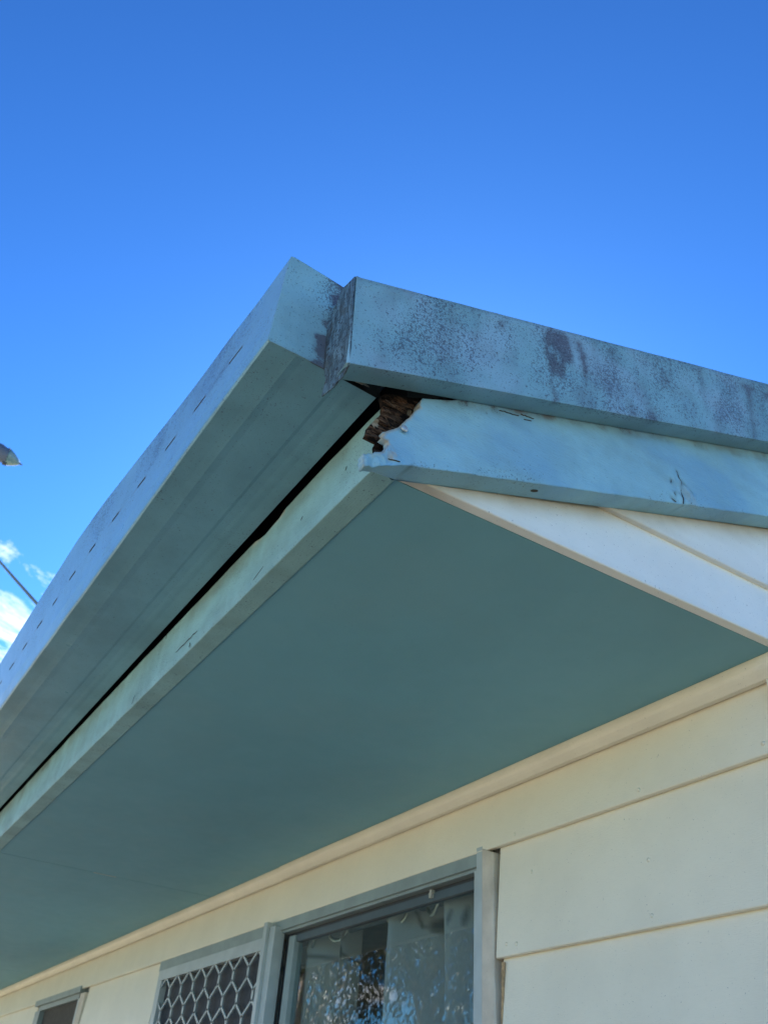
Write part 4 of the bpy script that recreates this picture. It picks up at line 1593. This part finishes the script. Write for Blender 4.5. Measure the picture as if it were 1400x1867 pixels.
MB().sweep(lathe_y([(0.0, 0.004), (0.02, 0.012), (0.035, 0.012), (0.05, 0.03)])).build('nose', M['lamp_metal'], lamp, lift=False)
MB().sweep(lathe_y([(0.045, 0.026), (0.08, 0.052), (0.13, 0.082), (0.18, 0.105), (0.205, 0.108)])).build('diffuser', M['lens'], lamp, smooth=True, lift=False)
MB().sweep(lathe_y([(0.2055, 0.112), (0.215, 0.114), (0.23, 0.100), (0.30, 0.112), (0.40, 0.105), (0.52, 0.075), (0.60, 0.05)])).build('housing', M['lamp_metal'], lamp, smooth=True, lift=False)
MB().box(-9.215, -9.165, -0.385, -0.335, hz - 0.085, hz - 0.045).build('catch', M['lamp_dark'], lamp, lift=False)
MB().sweep(lathe_y([(0.205, 0.02), (0.212, 0.024), (0.222, 0.004)], 8, z0=hz + 0.115)).build('fin', M['lamp_dark'], lamp, lift=False)

cb = MB()
A, B = Vector((-9.812, 0.030, 5.060)), Vector((-7.292, 0.380, 3.365))
END0, END1 = A.lerp(B, 1.15), A.lerp(B, -1.8)
pts = [END0.lerp(END1, i / 40) + Vector((0, 0, -0.02 * math.sin(math.pi * i / 40))) for i in range(41)]
o = cb.tube(pts, 0.0155, 10).build('overhead_cable', M['cable'], smooth=True)
mast = thing('service_mast', 'galvanised service mast standing on the roof, holding the house end of the cable', 'mast', (END0.x, END0.y, Z0 + 0.3))
MB().tube([(END0.x + 0.03, END0.y, 0.25 + 0.36 * END0.y), (END0.x + 0.03, END0.y, END0.z + 0.12)], 0.024, 12).build('pipe', M['alum'], mast, smooth=True)
MB().box(END0.x - 0.03, END0.x + 0.09, END0.y - 0.06, END0.y + 0.06, 0.235 + 0.36 * END0.y, 0.262 + 0.36 * END0.y).build('base_flange', M['alum'], mast)
pole = thing('power_pole', 'grey timber power pole at the far end of the overhead cable', 'power pole', (END1.x, END1.y, 0))
MB().tube([(END1.x - 0.15, END1.y, 0), (END1.x - 0.15, END1.y, END1.z + Z0 + 0.5)], [0.16, 0.11], 14).build('pole', M['concrete_pole'], pole, smooth=True, lift=False)
MB().box(END1.x - 0.06, END1.x, END1.y - 1.5, END1.y + 0.06, END1.z + Z0 - 0.06, END1.z + Z0 + 0.06).build('crossarm', M['concrete_pole'], pole, lift=False)
tag(o, 'grey overhead cable slanting down behind the gutter in front of white cloud', 'cable')

# ------------------------------------------------------------------ what the window glass mirrors: gum trees and a power pole across the yard
def gum(x, y, h, r, seed, label):
    t = thing('gum_tree', label, 'tree', (x, y, 0), group='gum trees across the yard mirrored in the window')
    rr = random.Random(seed)
    tm = MB()
    top = Vector((x + 0.3, y, h * 0.8))
    tm.tube([(x, y, -0.1), (x + 0.08, y, h * 0.25), (x + 0.2, y + 0.05, h * 0.55), tuple(top)], [0.17, 0.13, 0.09, 0.03], 9)
    cen = []
    for i in range(16):
        a = rr.random() * 6.28
        s = h * (0.22 + 0.5 * rr.random())
        e = Vector((x + math.cos(a) * r * (0.4 + 0.55 * rr.random()), y + math.sin(a) * r * (0.4 + 0.55 * rr.random()), s + h * (0.08 + 0.22 * rr.random())))
        b0 = Vector((x + 0.1, y, s))
        tm.tube([b0, b0.lerp(e, 0.5) + Vector((0, 0, 0.1)), e], [0.05, 0.03, 0.012], 6)
        cen.append(e)
        cen.append(b0.lerp(e, 0.6))
    tm.build('trunk', M['bark'], t, smooth=True, lift=False)
    lm_ = MB()
    for c in cen + [top]:
        cr = 0.45 + 0.4 * rr.random()
        for k_ in range(300):
            v = Vector((rr.gauss(0, 1), rr.gauss(0, 1), rr.gauss(0, 0.8))) * cr * 0.6
            p_ = c + v
            dn = Vector((rr.gauss(0, 0.5), rr.gauss(0, 0.5), -1)).normalized()
            sd_ = dn.cross(Vector((rr.gauss(0, 1), rr.gauss(0, 1), 0.1))).normalized()
            L_, w_ = 0.09 + 0.06 * rr.random(), 0.014 + 0.009 * rr.random()
            b_ = len(lm_.v)
            lm_.v += [tuple(p_), tuple(p_ + dn * L_ * 0.4 + sd_ * w_), tuple(p_ + dn * L_), tuple(p_ + dn * L_ * 0.4 - sd_ * w_)]
            lm_.f.append((b_, b_ + 1, b_ + 2, b_ + 3))
    o_ = lm_.build('crown', M['leaf'], t, lift=False, recalc=False)
    return t


gum(-15.3, -6.0, 6.6, 2.3, 1, 'leafy gum tree standing beyond the lamp pole, nearest the added slab')
gum(-13.2, -7.2, 6.0, 1.6, 2, 'small sparse gum tree on the lawn next to the added slab')
gum(-20.5, -9.2, 8.0, 2.6, 4, 'tall gum tree behind the other gums across the added slab')
up = thing('utility_pole', 'timber power pole with one pale crossarm across the added slab', 'utility pole', (-33.4, -22.6, 0))
MB().tube([(-33.4, -22.6, 0), (-33.4, -22.6, 11.0)], [0.17, 0.12], 12).build('pole', M['concrete_pole'], up, smooth=True, lift=False)
MB().box(-34.1, -32.7, -22.5, -22.38, 7.2, 7.36).build('crossarm', M['alum_light'], up, lift=False)
for q in (-33.95, -33.5, -33.0):
    MB().tube([(q, -22.44, 7.36), (q, -22.44, 7.5), (q, -22.44, 7.56)], [0.03, 0.05, 0.03], 8).build('insulator', M['moulding'], up, lift=False)
